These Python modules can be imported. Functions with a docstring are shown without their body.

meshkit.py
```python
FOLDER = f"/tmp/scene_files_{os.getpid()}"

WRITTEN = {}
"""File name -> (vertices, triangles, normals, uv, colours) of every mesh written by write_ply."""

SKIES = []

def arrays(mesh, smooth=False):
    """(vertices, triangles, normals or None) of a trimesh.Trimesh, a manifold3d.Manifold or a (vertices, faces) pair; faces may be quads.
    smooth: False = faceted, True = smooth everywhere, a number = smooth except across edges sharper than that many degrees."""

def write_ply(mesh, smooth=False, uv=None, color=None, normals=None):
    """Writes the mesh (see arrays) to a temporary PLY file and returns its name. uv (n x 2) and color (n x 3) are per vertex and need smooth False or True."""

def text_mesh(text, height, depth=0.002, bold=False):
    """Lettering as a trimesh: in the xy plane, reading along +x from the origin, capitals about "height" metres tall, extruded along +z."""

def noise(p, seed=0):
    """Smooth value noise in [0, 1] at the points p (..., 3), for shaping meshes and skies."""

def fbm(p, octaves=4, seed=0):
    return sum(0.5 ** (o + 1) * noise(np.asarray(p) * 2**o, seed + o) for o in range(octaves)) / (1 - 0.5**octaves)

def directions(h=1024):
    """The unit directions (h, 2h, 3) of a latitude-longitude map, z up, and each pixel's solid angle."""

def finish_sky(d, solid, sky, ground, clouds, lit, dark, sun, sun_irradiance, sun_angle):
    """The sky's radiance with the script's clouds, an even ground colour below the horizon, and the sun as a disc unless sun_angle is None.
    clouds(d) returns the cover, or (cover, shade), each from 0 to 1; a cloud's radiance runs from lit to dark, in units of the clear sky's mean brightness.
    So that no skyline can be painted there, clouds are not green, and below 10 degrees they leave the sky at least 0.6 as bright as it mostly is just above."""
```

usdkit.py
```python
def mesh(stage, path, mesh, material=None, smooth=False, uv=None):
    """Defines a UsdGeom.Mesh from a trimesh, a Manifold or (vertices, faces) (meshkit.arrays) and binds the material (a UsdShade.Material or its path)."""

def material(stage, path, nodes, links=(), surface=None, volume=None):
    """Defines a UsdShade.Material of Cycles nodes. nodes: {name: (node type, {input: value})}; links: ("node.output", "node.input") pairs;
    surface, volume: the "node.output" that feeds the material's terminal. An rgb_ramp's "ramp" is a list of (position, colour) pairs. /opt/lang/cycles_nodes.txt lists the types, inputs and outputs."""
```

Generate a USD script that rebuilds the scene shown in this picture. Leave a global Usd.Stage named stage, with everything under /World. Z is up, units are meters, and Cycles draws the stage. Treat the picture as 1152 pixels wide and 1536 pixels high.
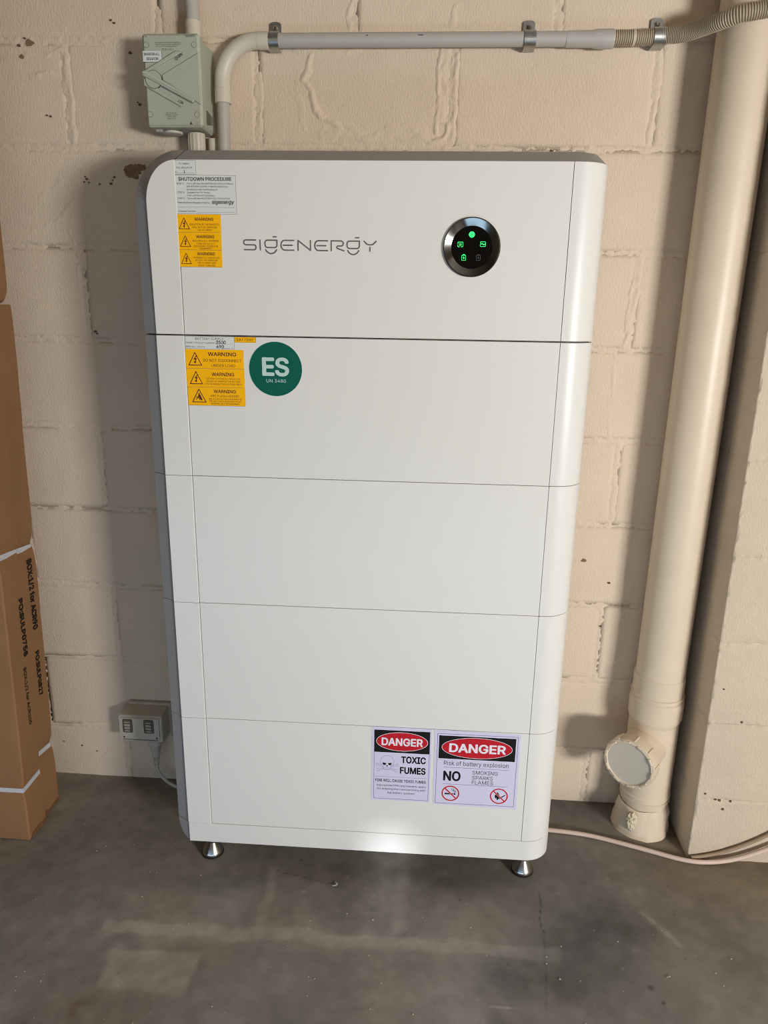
import math, random
import numpy as np, trimesh
from shapely.geometry import Polygon, LineString, Point, box as sbox
from shapely.ops import unary_union
from shapely import affinity
import usdkit, meshkit
from pxr import Usd, UsdGeom, UsdLux, UsdShade, Gf, Sdf

random.seed(7)
rng = np.random.default_rng(7)
stage = Usd.Stage.CreateInMemory()
UsdGeom.SetStageUpAxis(stage, UsdGeom.Tokens.z)
UsdGeom.SetStageMetersPerUnit(stage, 1.0)
world = UsdGeom.Xform.Define(stage, '/World')
stage.SetDefaultPrim(world.GetPrim())
UsdGeom.Scope.Define(stage, '/World/Looks')
ZO = 0.12            # all heights below are measured from the lowest module seam; the floor lies 0.12 m under it
F = -0.12            # floor height in that frame
W = 0.315            # front of the block wall (y)

# ------------------------------------------------------------------ camera
cam = UsdGeom.Camera.Define(stage, '/World/camera')
cam.CreateHorizontalApertureAttr(36.0)
cam.CreateVerticalApertureAttr(48.0)
cam.CreateFocalLengthAttr(36.0 * 1100.0 / 1152.0)
cam.CreateClippingRangeAttr(Gf.Vec2f(0.02, 100))
cam.CreateExposureAttr(0.0)


def rotvec(v):
    v = np.asarray(v, float); a = np.linalg.norm(v); k = v / a
    K = np.array([[0, -k[2], k[1]], [k[2], 0, -k[0]], [-k[1], k[0], 0]])
    return np.eye(3) + math.sin(a) * K + (1 - math.cos(a)) * K @ K


R = rotvec([0.27335632, 0.06210866, 0.02447732]) @ np.array([[1, 0, 0], [0, 0, -1], [0, 1, 0]])
m = Gf.Matrix4d(1.0)
for i, row in enumerate((R[0], -R[1], -R[2])):
    m.SetRow(i, Gf.Vec4d(*map(float, row), 0))
m.SetRow(3, Gf.Vec4d(0.51769338, -1.38630090, 1.13849135 + ZO, 1))
cam.AddTransformOp().Set(m)

# ------------------------------------------------------------------ light: daylight through the window, added fill lamps at the door
def rect_light(name, loc, w, h, power, color, rot=(90, 0, 0)):
    l = UsdLux.RectLight.Define(stage, '/World/' + name)
    l.CreateWidthAttr(w); l.CreateHeightAttr(h); l.CreateIntensityAttr(power); l.CreateColorAttr(Gf.Vec3f(*color))
    x = UsdGeom.Xformable(l); x.AddTranslateOp().Set(Gf.Vec3d(loc[0], loc[1], loc[2] + ZO)); x.AddRotateXYZOp().Set(Gf.Vec3f(*rot))


WIN = (2.36, 3.24, 0.76, 1.10)       # small window in the front wall: x0, x1, z0, z1
ADDED_DOOR = (-1.3, 1.1, F, 0.16)          # gap under the added roller door, with an added cool lamp
WARM_FILL = (-0.6, 1.1, 1.0, 1.9)         # warm fill lamp added in front of the door slats
ROOM = (-2.4, 3.4, -3.0, 2.7)        # x0, x1, y of the front wall, ceiling height
YD, XD = -1.95, 1.30                 # added roller door, set near for its light; ends at the side passage
LIGHTS = [('window_daylight', WIN, ROOM[2], 131.0, (1.0, 0.985, 0.945)), ('added_cool_fill', ADDED_DOOR, YD, 3.2, (0.58, 0.91, 1.26)), ('added_warm_fill', WARM_FILL, YD, .55, (1.2, 0.97, 0.74))]  # second and third are added fill lamps, cool and warm
for n_, (a_, b_, c_, d_), y_, p_, col_ in LIGHTS:
    rect_light(n_, ((a_ + b_) / 2, y_ + 0.03, (c_ + d_) / 2), b_ - a_, d_ - c_, p_, col_)

# low sun through a gap cut into the added door lights the cabinet's foot
GAPX, SLOPE = (0.415, 0.505), 0.283
sun = UsdLux.DistantLight.Define(stage, '/World/sun')
sun.CreateAngleAttr(3.0); sun.CreateIntensityAttr(330.0); sun.CreateColorAttr(Gf.Vec3f(0.95, 1.0, 1.05))
UsdGeom.Xformable(sun).AddRotateXYZOp().Set(Gf.Vec3f(90.0 - math.degrees(math.atan(SLOPE)), 0, 0))

# ------------------------------------------------------------------ materials
def lin(c):
    c = np.asarray(c, float) / 255.0
    return tuple(np.where(c <= 0.04045, c / 12.92, ((c + 0.055) / 1.055) ** 2.4))


MATS = {}


def mat(name, rgb, rough=0.5, metal=0.0, spec=0.5, var=0.0, vscale=8.0, bump=0.0, bscale=(200, 200, 200), attr=None, emit=0.0, coat=0.0, bdist=0.001):
    if name in MATS:
        return MATS[name]
    c = lin(rgb)
    n = {'p': ('principled_bsdf', dict(base_color=c, roughness=rough, metallic=metal, specular_ior_level=spec, coat_weight=coat, coat_roughness=0.15))}
    if emit:
        n['p'][1].update(emission_color=c, emission_strength=emit)
    L = []
    if var or bump or attr:
        n['g'] = ('geometry', {})
    src = None
    if attr:
        n['a'] = ('attribute', dict(attribute=attr)); src = 'a.color'
    if var:
        n['v'] = ('noise_texture', dict(scale=vscale, detail=5.0, roughness=0.6))
        n['r'] = ('map_range', dict(from_min=0.3, from_max=0.7, to_min=1 - var, to_max=1 + var))
        n['vm'] = ('vector_math', dict(math_type='scale', vector1=c))
        L += [('g.position', 'v.vector'), ('v.fac', 'r.value'), ('r.result', 'vm.scale')]
        if src:
            L.append((src, 'vm.vector1'))
        src = 'vm.vector'
    if src:
        L.append((src, 'p.base_color'))
    if bump:
        n['mp'] = ('mapping', dict(scale=bscale)); n['bn'] = ('noise_texture', dict(scale=1.0, detail=4.0, roughness=0.6))
        n['b'] = ('bump', dict(strength=bump, distance=bdist))
        L += [('g.position', 'mp.vector'), ('mp.vector', 'bn.vector'), ('bn.fac', 'b.height'), ('b.normal', 'p.normal')]
    MATS[name] = usdkit.material(stage, '/World/Looks/' + name, n, L, surface='p.BSDF')
    return MATS[name]


WALL = mat('wall_paint', (217, 199, 178), 0.75, spec=0.3, var=0.035, vscale=5.0, bump=0.85, bscale=(260, 260, 120), attr='tint', bdist=0.0020)
WALLDIM = mat('bare_block_wall', (140, 132, 122), 0.9, spec=0.2)
WALLFAR = mat('wall_paint_plain', (217, 199, 178), 0.8, spec=0.3)
CEIL = mat('ceiling_paint', (170, 165, 156), 0.9, spec=0.2)
FLOOR = mat('concrete', (110, 103, 95), 0.62, spec=0.35, var=0.10, vscale=28.0, bump=0.35, bscale=(160, 160, 160), attr='tint')
WHITE = mat('white_enamel', (224, 222, 218), 0.36, spec=0.45)
GREY = mat('grey_enamel', (160, 158, 158), 0.5, spec=0.4)
GAP = mat('dark_gasket', (70, 68, 66), 0.7)
STEEL = mat('stainless_steel', (200, 196, 190), 0.22, metal=1.0)
ZINC = mat('galvanised_steel', (170, 172, 170), 0.38, metal=1.0, var=0.15, vscale=160)
RUBBER = mat('black_rubber', (22, 22, 22), 0.6)
PVC = mat('grey_conduit', (178, 174, 168), 0.45)
CREAM = mat('cream_conduit', (206, 198, 182), 0.42)
DRAIN = mat('painted_drain_pipe', (214, 198, 176), 0.4, spec=0.45, var=0.03, vscale=14)
CAPM = mat('cap_grey', (200, 193, 180), 0.5)
FOAM = mat('foam', (206, 192, 166), 0.85, var=0.15, vscale=150, bump=0.6, bscale=(260, 260, 260))
GPO = mat('outlet_plastic', (190, 182, 168), 0.45)
GPOD = mat('outlet_recess', (92, 84, 72), 0.6)
ROCK = mat('rocker_plastic', (176, 170, 156), 0.4)
ISO = mat('isolator_plastic', (176, 180, 164), 0.48)
CARD = mat('cardboard', (150, 111, 76), 0.85, spec=0.2, var=0.05, vscale=9, bump=0.12, bscale=(40, 40, 260))
CARDIN = mat('cardboard_edge', (120, 84, 54), 0.9)
STRAP = mat('plastic_strap', (205, 205, 212), 0.35)
PINK = mat('pink_cable', (205, 182, 168), 0.5)
BROWN = mat('brown_cable', (150, 128, 106), 0.5)
BLACK = mat('black_ink', (22, 21, 22), 0.6, spec=0.2)
INK = mat('grey_ink', (72, 72, 72), 0.5)
PURP = mat('violet_ink', (112, 104, 150), 0.5)
PAPER = mat('white_sticker', (216, 219, 217), 0.5, spec=0.25)
LAV = mat('sign_sheet', (210, 206, 230), 0.5, spec=0.25)
SIGNW = mat('sign_white', (232, 226, 236), 0.4)
YEL = mat('yellow_sticker', (255, 186, 0), 0.5, spec=0.2)
DKRED = mat('brown_ink', (88, 34, 16), 0.5)
RED = mat('red_ink', (188, 12, 32), 0.4)
TEAL = mat('green_sticker', (0, 90, 75), 0.5, spec=0.2)
MINT = mat('pale_ink', (188, 212, 206), 0.5)
LOGO = mat('logo_grey', (98, 98, 98), 0.4)
CHROME = mat('black_chrome', (128, 126, 122), 0.13, metal=1.0)
GLASS = mat('black_glass', (3, 3, 4), 0.06, spec=0.08)
LED = mat('green_led', (40, 235, 110), 0.4, emit=1.1)
LEDOFF = mat('unlit_led', (58, 58, 60), 0.5)
CHIP = mat('bare_block', (132, 108, 84), 0.95, spec=0.1, var=0.25, vscale=120, bump=0.5)
PIT = mat('pit_dirt', (104, 86, 68), 0.95, spec=0.1)

# ------------------------------------------------------------------ scene helpers
BASE = {}


def numbered(parent, name):
    p = parent + '/' + name
    k = 0
    while stage.GetPrimAtPath(p):
        k += 1
        p = f'{parent}/{name}_{k:03d}'
    return p


def put(prim, **kw):
    for k, v in kw.items():
        if v:
            prim.SetCustomDataByKey(k, v)


def thing(name, label=None, cat=None, base=(0, 0, F), group=None, kind=None):
    path = numbered('/World', name)
    x = UsdGeom.Xform.Define(stage, path)
    x.AddTranslateOp().Set(Gf.Vec3d(base[0], base[1], base[2] + ZO))
    BASE[path] = np.array(base, float)
    put(x.GetPrim(), label=label, category=cat, group=group, kind=kind)
    return path


def obj(name, mesh, m, parent='/World', smooth=False, label=None, tint=None, **kw):
    path = numbered(parent, name)
    if isinstance(mesh, (list,)):
        mesh = trimesh.util.concatenate(mesh)
    v, f, n = meshkit.arrays(mesh, smooth)
    if parent == '/World':
        v = v + [0, 0, ZO]
    else:
        v = v - BASE[parent]
        BASE[path] = BASE[parent]
    g = UsdGeom.Mesh.Define(stage, path)
    from pxr import Vt
    g.CreatePointsAttr(Vt.Vec3fArray.FromNumpy(v.astype(np.float32)))
    g.CreateFaceVertexCountsAttr(Vt.IntArray.FromNumpy(np.full(len(f), 3, np.int32)))
    g.CreateFaceVertexIndicesAttr(Vt.IntArray.FromNumpy(f.astype(np.int32).ravel()))
    g.CreateSubdivisionSchemeAttr('none')
    if n is not None:
        g.CreateNormalsAttr(Vt.Vec3fArray.FromNumpy(n.astype(np.float32))); g.SetNormalsInterpolation('vertex')
    if tint is not None:
        t = np.broadcast_to(tint, v.shape).astype(np.float32)
        UsdGeom.PrimvarsAPI(g).CreatePrimvar('tint', Sdf.ValueTypeNames.Color3fArray, 'vertex').Set(Vt.Vec3fArray.FromNumpy(np.ascontiguousarray(t)))
    UsdShade.MaterialBindingAPI.Apply(g.GetPrim()).Bind(m)
    put(g.GetPrim(), label=label, **kw)
    return path


# ------------------------------------------------------------------ shape helpers
def hull(*pts):
    return trimesh.convex.convex_hull(np.vstack(pts))


def box(x0, x1, y0, y1, z0, z1, c=0.0):
    if c <= 0:
        return trimesh.creation.box(bounds=[[x0, y0, z0], [x1, y1, z1]])
    P = []
    for k in range(3):
        d = [c, c, c]; d[k] = 0
        for sx in (0, 1):
            for sy in (0, 1):
                for sz in (0, 1):
                    P.append([(x0 + d[0], x1 - d[0])[sx], (y0 + d[1], y1 - d[1])[sy], (z0 + d[2], z1 - d[2])[sz]])
    return hull(np.array(P))


def slab(poly, y, t, c=0.0):
    """convex polygon of (x, z) points, front face at y, thickness t into the wall, front edge chamfered by c."""
    poly = np.asarray(poly, float)
    s = Polygon(poly)
    i = np.array(s.buffer(-c, join_style=2).exterior.coords) if c else poly
    to = lambda p, yy: np.column_stack([p[:, 0], np.full(len(p), yy), p[:, 1]])
    return hull(to(i, y), to(poly, y + c), to(poly, y + t))


def flat(shape, y, t=0.0003):
    """shapely shape in (x, z) extruded from y towards the camera by t."""
    out = []
    for g in getattr(shape, 'geoms', [shape]):
        if g.is_empty or g.area < 1e-10:
            continue
        e = trimesh.creation.extrude_polygon(g, t, engine='earcut')
        v = e.vertices
        e.vertices = np.column_stack([v[:, 0], y - v[:, 2], v[:, 1]])
        out.append(e)
    return trimesh.util.concatenate(out)


def text(s, x, z, h, y, width=None, bold=False, align='l', d=0.00015, shear=0.0, rot=0.0):
    t = meshkit.text_mesh(s, h, d, bold)
    if bold and h > .010:         # a heavier weight: the letters doubled a hair apart
        t = trimesh.util.concatenate([t.copy().apply_translation([o * h, o2 * h, k * d * .06]) for k, (o, o2) in enumerate(((-.028, 0), (.028, 0), (0, .02), (0, -.02)))])
    v = t.vertices.copy()
    x0, x1 = v[:, 0].min(), v[:, 0].max()
    v[:, 0] -= x0
    w = x1 - x0
    if width:
        v[:, 0] *= width / w; w = width
    v[:, 0] += shear * v[:, 1]
    v[:, 0] -= {'l': 0, 'c': w / 2, 'r': w}[align]
    if rot:
        c, q = math.cos(rot), math.sin(rot)
        v[:, :2] = v[:, :2] @ np.array([[c, q], [-q, c]])
    t.vertices = np.column_stack([v[:, 0] + x, y - v[:, 2], v[:, 1] + z])
    return t


def line(pts, w):
    return LineString(pts).buffer(w / 2, cap_style=1, join_style=1, quad_segs=4)


def lathe(prof, n=32, origin=(0, 0, 0), axis=(0, 0, 1)):
    """prof: (radius, height) list, swept round axis; first and last radius 0 closes it."""
    prof = np.asarray(prof, float)
    a = np.linspace(0, 2 * np.pi, n, endpoint=False)
    V = np.concatenate([np.column_stack([r * np.cos(a), r * np.sin(a), np.full(n, h)]) for r, h in prof])
    Fc = []
    for i in range(len(prof) - 1):
        for j in range(n):
            k = (j + 1) % n
            p, q, r, s = i * n + j, i * n + k, (i + 1) * n + k, (i + 1) * n + j
            Fc += [[p, q, r], [p, r, s]]
    t = trimesh.Trimesh(V, Fc, process=False)
    t.merge_vertices(); t.update_faces(t.nondegenerate_faces()); t.remove_unreferenced_vertices()
    T = trimesh.geometry.align_vectors([0, 0, 1], axis); T[:3, 3] = origin
    if t.volume < 0:
        t.invert()
    t.apply_transform(T)
    return t


def cyl(p, q, r, n=24, c=0.0):
    p, q = np.asarray(p, float), np.asarray(q, float)
    h = np.linalg.norm(q - p)
    prof = [(0, 0), (r - c, 0), (r, c), (r, h - c), (r - c, h), (0, h)] if c else [(0, 0), (r, 0), (r, h), (0, h)]
    return lathe(prof, n, p, (q - p) / h)


def spline(pts, n=60):
    from scipy.interpolate import CubicSpline
    pts = np.asarray(pts, float)
    d = np.r_[0, np.cumsum(np.linalg.norm(np.diff(pts, axis=0), axis=1))]
    return CubicSpline(d, pts)(np.linspace(0, d[-1], n))


def tube(pts, r, n=14, cap=True):
    pts = np.asarray(pts, float)
    r = np.broadcast_to(r, len(pts))
    T = np.gradient(pts, axis=0); T /= np.linalg.norm(T, axis=1, keepdims=True)
    u = np.cross(T[0], [0.1, 0.2, 1.0]); u /= np.linalg.norm(u)
    a = np.linspace(0, 2 * np.pi, n, endpoint=False)
    V = []
    for p, t, rr in zip(pts, T, r):
        u = u - t * (u @ t); u /= np.linalg.norm(u); w = np.cross(t, u)
        V.append(p + rr * (np.outer(np.cos(a), u) + np.outer(np.sin(a), w)))
    V = np.concatenate(V)
    Fc = []
    for i in range(len(pts) - 1):
        for j in range(n):
            k = (j + 1) % n
            Fc += [[i * n + j, i * n + k, (i + 1) * n + k], [i * n + j, (i + 1) * n + k, (i + 1) * n + j]]
    if cap:
        V = np.vstack([V, pts[0], pts[-1]])
        e = (len(pts) - 1) * n
        for j in range(n):
            k = (j + 1) % n
            Fc += [[len(V) - 2, k, j], [len(V) - 1, e + j, e + k]]
    t = trimesh.Trimesh(V, Fc, process=False)
    if t.volume < 0:
        t.invert()
    return t


def gridmesh(P):
    """P (a, b, 3) -> mesh of two triangles a cell."""
    a, b = P.shape[:2]
    i = np.arange(a * b).reshape(a, b)
    q = np.stack([i[:-1, :-1], i[1:, :-1], i[1:, 1:], i[:-1, 1:]], -1).reshape(-1, 4)
    return trimesh.Trimesh(P.reshape(-1, 3), np.vstack([q[:, [0, 1, 2]], q[:, [0, 2, 3]]]), process=False)


def sstep(x, a, b):
    t = np.clip((x - a) / (b - a), 0, 1)
    return t * t * (3 - 2 * t)


# ================================================================== SETTING
# ---- floor: a fine sheet where the camera looks, stains and some light balance as vertex tint
def floor_tint(X, Y):
    P = np.stack([X, Y, 0 * X], -1)
    base = np.array(lin((130, 126, 120)))
    big = meshkit.fbm(P * 3.0 + 5, 4, 3) - 0.5
    mid = meshkit.fbm(P * 11.0, 4, 9) - 0.5
    warp = (meshkit.fbm(P * 14.0 + 2, 3, 21) - 0.5) * 0.03
    k = 1 + 0.55 * big + 0.42 * mid + .30 * (meshkit.fbm(P * 40, 3, 15) - .5)
    hue = meshkit.fbm(P * 2.2 + 11, 3, 31) - 0.5
    def rectm(x0, x1, y0, y1, s=0.008):
        xx, yy = X + warp, Y + warp
        return sstep(xx, x0 - s, x0 + s) * (1 - sstep(xx, x1 - s, x1 + s)) * sstep(yy, y0 - s, y0 + s) * (1 - sstep(yy, y1 - s, y1 + s))
    fade = 0.35 + 0.9 * meshkit.fbm(P * 24.0, 3, 41)
    k += 0.42 * rectm(-.088, .095, -.325, -.230) * fade                # pale square patch
    k -= 0.07 * rectm(-.06, .07, -.29, -.245, .012)
    k += 0.40 * rectm(-.13, .82, -.190, -.158, .006) * fade           # pale line of an old screed joint
    k += 0.20 * rectm(-.05, .45, -.205, -.145, .02)
    k += 0.30 * rectm(.474, .50, -.15, .10, .01) * fade  # pale strip of a light shaft, put into the tint
    k += 0.30 * rectm(.185, .205, -.17, .02, .006) * fade
    def blob(x, y, rx, ry):
        return np.exp(-(((X + warp * 1.5 - x) / rx) ** 2 + ((Y + warp * 1.5 - y) / ry) ** 2))
    for x, y, rx, ry, a in [(.84, -.20, .10, .13, -.26), (.70, -.235, .06, .05, -.20), (.96, -.08, .07, .06, -.22), (.05, -.05, .16, .03, -.10), (-.1, .03, .1, .05, -.12),
                            (.42, -.05, .10, .08, -.16), (.55, -.30, .14, .05, .07), (1.1, -.24, .12, .08, .08), (-.33, -.18, .10, .08, -.12), (.02, -.10, .12, .05, .04), (.6, .0, .10, .05, -.10), (.44, -.04, .04, .07, .16)]:
        k += 1.35 * a * blob(x, y, rx, ry) * (0.5 + fade * .6)
    # mottled strip, darker towards the wall
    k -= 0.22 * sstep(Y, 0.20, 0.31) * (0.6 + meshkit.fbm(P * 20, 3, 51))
    # cracks and scratches
    def stroke(pts, w, a):
        nonlocal k
        pts = np.asarray(pts)
        for p, q in zip(pts[:-1], pts[1:]):
            d = q - p; t = np.clip(((X - p[0]) * d[0] + (Y - p[1]) * d[1]) / (d @ d), 0, 1)
            dist = np.hypot(X - p[0] - t * d[0], Y - p[1] - t * d[1])
            k = k + a * np.exp(-(dist / w) ** 2)
    stroke([(.794, -.007), (.797, -.04), (.793, -.067), (.786, -.096), (.791, -.12), (.789, -.149)], .0014, -.5)
    stroke([(.789, -.149), (.783, -.2), (.781, -.232), (.775, -.27), (.769, -.313)], .0016, -.22)
    stroke([(.667, -.304), (.70, -.3045), (.734, -.306)], .0012, .6)
    stroke([(.20, .0), (.27, -.012), (.335, -.032)], .0012, -.4)
    stroke([(.53, -.16), (.59, -.165)], .0012, -.3)
    stroke([(1.012, -.054), (1.03, -.078)], .006, .42)
    stroke([(1.03, -.078), (1.05, -.105)], .010, .42)
    stroke([(1.05, -.105), (1.068, -.135)], .005, .40)
    for x, y, r, a in [(.979, -.24, .0065, -.6), (.994, -.271, .004, -.6), (.675, -.328, .018, -.22), (.698, -.331, .013, -.2), (.25, .04, .004, -.5), (.62, -.05, .004, -.4)]:
        k += a * np.exp(-(np.hypot(X - x + warp * .15, Y - y + warp * .1) / r) ** 4)
    for _ in range(90):
        x, y, r = rng.uniform(-.5, 1.3), rng.uniform(-.42, .28), rng.uniform(.0012, .0034)
        k += rng.choice([-.4, .5, .35]) * np.exp(-(((X - x) ** 2 + (Y - y) ** 2) / r ** 2))
    c = base * np.clip(k, .3, 1.9)[..., None] * (1 + hue[..., None] * np.array([.22, .04, -.26]))
    # warmer near the pier; left lightened, right darkened to offset the light; rust mark
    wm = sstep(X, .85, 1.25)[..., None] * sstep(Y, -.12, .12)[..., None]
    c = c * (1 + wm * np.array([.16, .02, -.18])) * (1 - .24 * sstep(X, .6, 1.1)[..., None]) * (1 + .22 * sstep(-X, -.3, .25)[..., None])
    cool = np.clip(1.1 * blob(.86, -.19, .10, .09) + .8 * blob(.93, -.09, .08, .05) + .8 * blob(.70, -.24, .07, .05) + .6 * blob(.5, .02, .2, .04) + .5 * blob(.05, -.04, .14, .03), 0, 1)[..., None] * (0.35 + .75 * fade[..., None])
    c = c * (1 - cool * np.array([.34, .28, .20]))
    rust = np.clip(blob(-.098, -.36, .016, .006) + blob(-.107, -.38, .005, .018), 0, 1)[..., None] * .45
    return c * (1 - rust) + rust * np.array(lin((112, 66, 44)))


fl = thing('floor', 'worn grey concrete garage floor with pale patches and stains', None, kind='structure')
xs, ys = np.arange(-.72, 1.6001, .004), np.arange(-.56, W + .0201, .004)
X, Y = np.meshgrid(xs, ys, indexing='ij')
P = np.stack([X, Y, 0 * X], -1)
Z = F + 0.0012 * (meshkit.fbm(P * 30, 3, 2) - .5) + 0.0022 * (meshkit.fbm(P * 6, 2, 12) - .5) - .0008
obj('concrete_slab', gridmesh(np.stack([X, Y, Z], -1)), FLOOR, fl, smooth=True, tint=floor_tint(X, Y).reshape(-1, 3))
gx_, gy_ = np.arange(ROOM[0], ROOM[1] + .02, .025), np.arange(ROOM[2] - .2, W + .2, .025)
X2, Y2 = np.meshgrid(gx_, gy_, indexing='ij')
inner = (X2 > xs[0] + .03) & (X2 < xs[-1] - .03) & (Y2 > ys[0] + .03)
g2 = gridmesh(np.stack([X2, Y2, F - .0008 - .012 * inner], -1))
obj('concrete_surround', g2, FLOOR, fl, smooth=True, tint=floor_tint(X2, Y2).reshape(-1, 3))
obj('concrete_base', box(ROOM[0] - .1, ROOM[1] + .1, ROOM[2] - .2, W + .2, F - .2, F - .02), FLOOR, fl, tint=lin((112, 106, 98)))

# ---- back wall: painted concrete blocks in running bond, mortar smeared over them
wb = thing('wall_back', 'cream painted concrete block wall with lumpy mortar joints', None, base=(0, W, F), kind='structure')
PAINT = np.array(lin((217, 199, 178)))
COURSE, BL, Z0 = 0.204, 0.410, 1.460
blocks = []
for k in range(-8, 6):
    z0, z1 = max(Z0 + COURSE * k, F - .02), min(Z0 + COURSE * (k + 1), 2.62)
    off = 0.955 if k % 2 == 0 else 0.750
    i0 = math.floor((ROOM[0] - off) / BL)
    for i in range(i0, i0 + 16):
        x0, x1 = off + BL * i, off + BL * (i + 1)
        x0, x1 = max(x0, ROOM[0]), min(x1, ROOM[1])
        if x1 - x0 > .03:
            blocks.append((x0, x1, z0, z1))
JG = 0.0002


def block_mesh(x0, x1, z0, z1, yf, axis='y', seed=0):
    """block with a slightly uneven, round-edged face looking towards -y."""
    near = -.75 < x0 < 1.3
    nx, nz = (28, 15) if near else (6, 4)
    u = np.linspace(0, 1, nx); v = np.linspace(0, 1, nz)
    U, V = np.meshgrid(u, v, indexing='ij')
    X = x0 + JG + (x1 - x0 - 2 * JG) * U; Z = z0 + JG + (z1 - z0 - 2 * JG) * V
    e = np.minimum(np.minimum(X - X.min(), X.max() - X), np.minimum(Z - Z.min(), Z.max() - Z))
    P = np.stack([X, Z, 0 * X + seed], -1)
    Y = yf + np.where(e < 1e-9, .0006, .0003 * np.exp(-e / .006)) + .0016 * (meshkit.fbm(P * 14, 3, 3) - .5) + .0007 * (meshkit.noise(P * 70, 5) - .5)
    front = gridmesh(np.stack([X, Y, Z], -1))
    n0 = len(front.vertices)
    idx = np.arange(nx * nz).reshape(nx, nz)
    loop = np.r_[idx[:, 0], idx[-1, 1:], idx[-2::-1, -1], idx[0, -2:0:-1]]
    back = front.vertices[loop] * [1, 0, 1] + [0, yf + .03, 0]
    m = len(loop); fc = []
    for a in range(m):
        b = (a + 1) % m
        fc += [[loop[a], n0 + a, n0 + b], [loop[a], n0 + b, loop[b]]]
    t = trimesh.Trimesh(np.vstack([front.vertices, back]), np.vstack([front.faces, fc]), process=False)
    trimesh.repair.fix_normals(t)
    return t


def wall_tint(V):
    P = np.asarray(V, float)
    g = 1 + .10 * (meshkit.fbm(P * [4, 4, 3] + 3, 4, 61) - .5)
    g = g - .16 * sstep(-P[:, 2], .02, .12) * meshkit.fbm(P * 18, 3, 63)      # mottled darkening towards the foot of the wall
    return PAINT * g[:, None]


for n, (x0, x1, z0, z1) in enumerate(blocks):
    t = block_mesh(x0, x1, z0, z1, W + random.uniform(-.0003, .0003))
    tc = wall_tint(t.vertices) * (1 + random.uniform(-.012, .012))
    obj('block', t, WALL, wb, smooth=-.75 < x0 < 1.3, tint=tc)

# mortar: one height field; recessed and ragged in the joints, standing proud where it was smeared
mx, mz = np.arange(-.70, 1.32, .0035), np.arange(F - .01, 1.86, .0035)
X, Z = np.meshgrid(mx, mz, indexing='ij')
P = np.stack([X, 0 * X, Z], -1)
kk = np.floor((Z - Z0) / COURSE + 1e-9).astype(int)
offx = np.where(kk % 2 == 0, .955, .750)
dj = np.minimum(np.abs(((Z - Z0 + COURSE / 2) % COURSE) - COURSE / 2), np.abs(((X - offx + BL / 2) % BL) - BL / 2))
rag, fine, cov = meshkit.fbm(P * 60, 3, 73), meshkit.fbm(P * 130, 3, 77), meshkit.fbm(P * 6, 3, 75)
near = np.exp(-(dj / .016) ** 2)
H = W + .0018 - .0019 * np.exp(-(dj / .011) ** 2) + near * ((.5 - rag) * .0034 + (.5 - fine) * .0026 + (.46 - cov) * .0036)
H = np.where(dj < .003, np.minimum(H, W + .0002), H)              # the joint itself is always painted over


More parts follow.
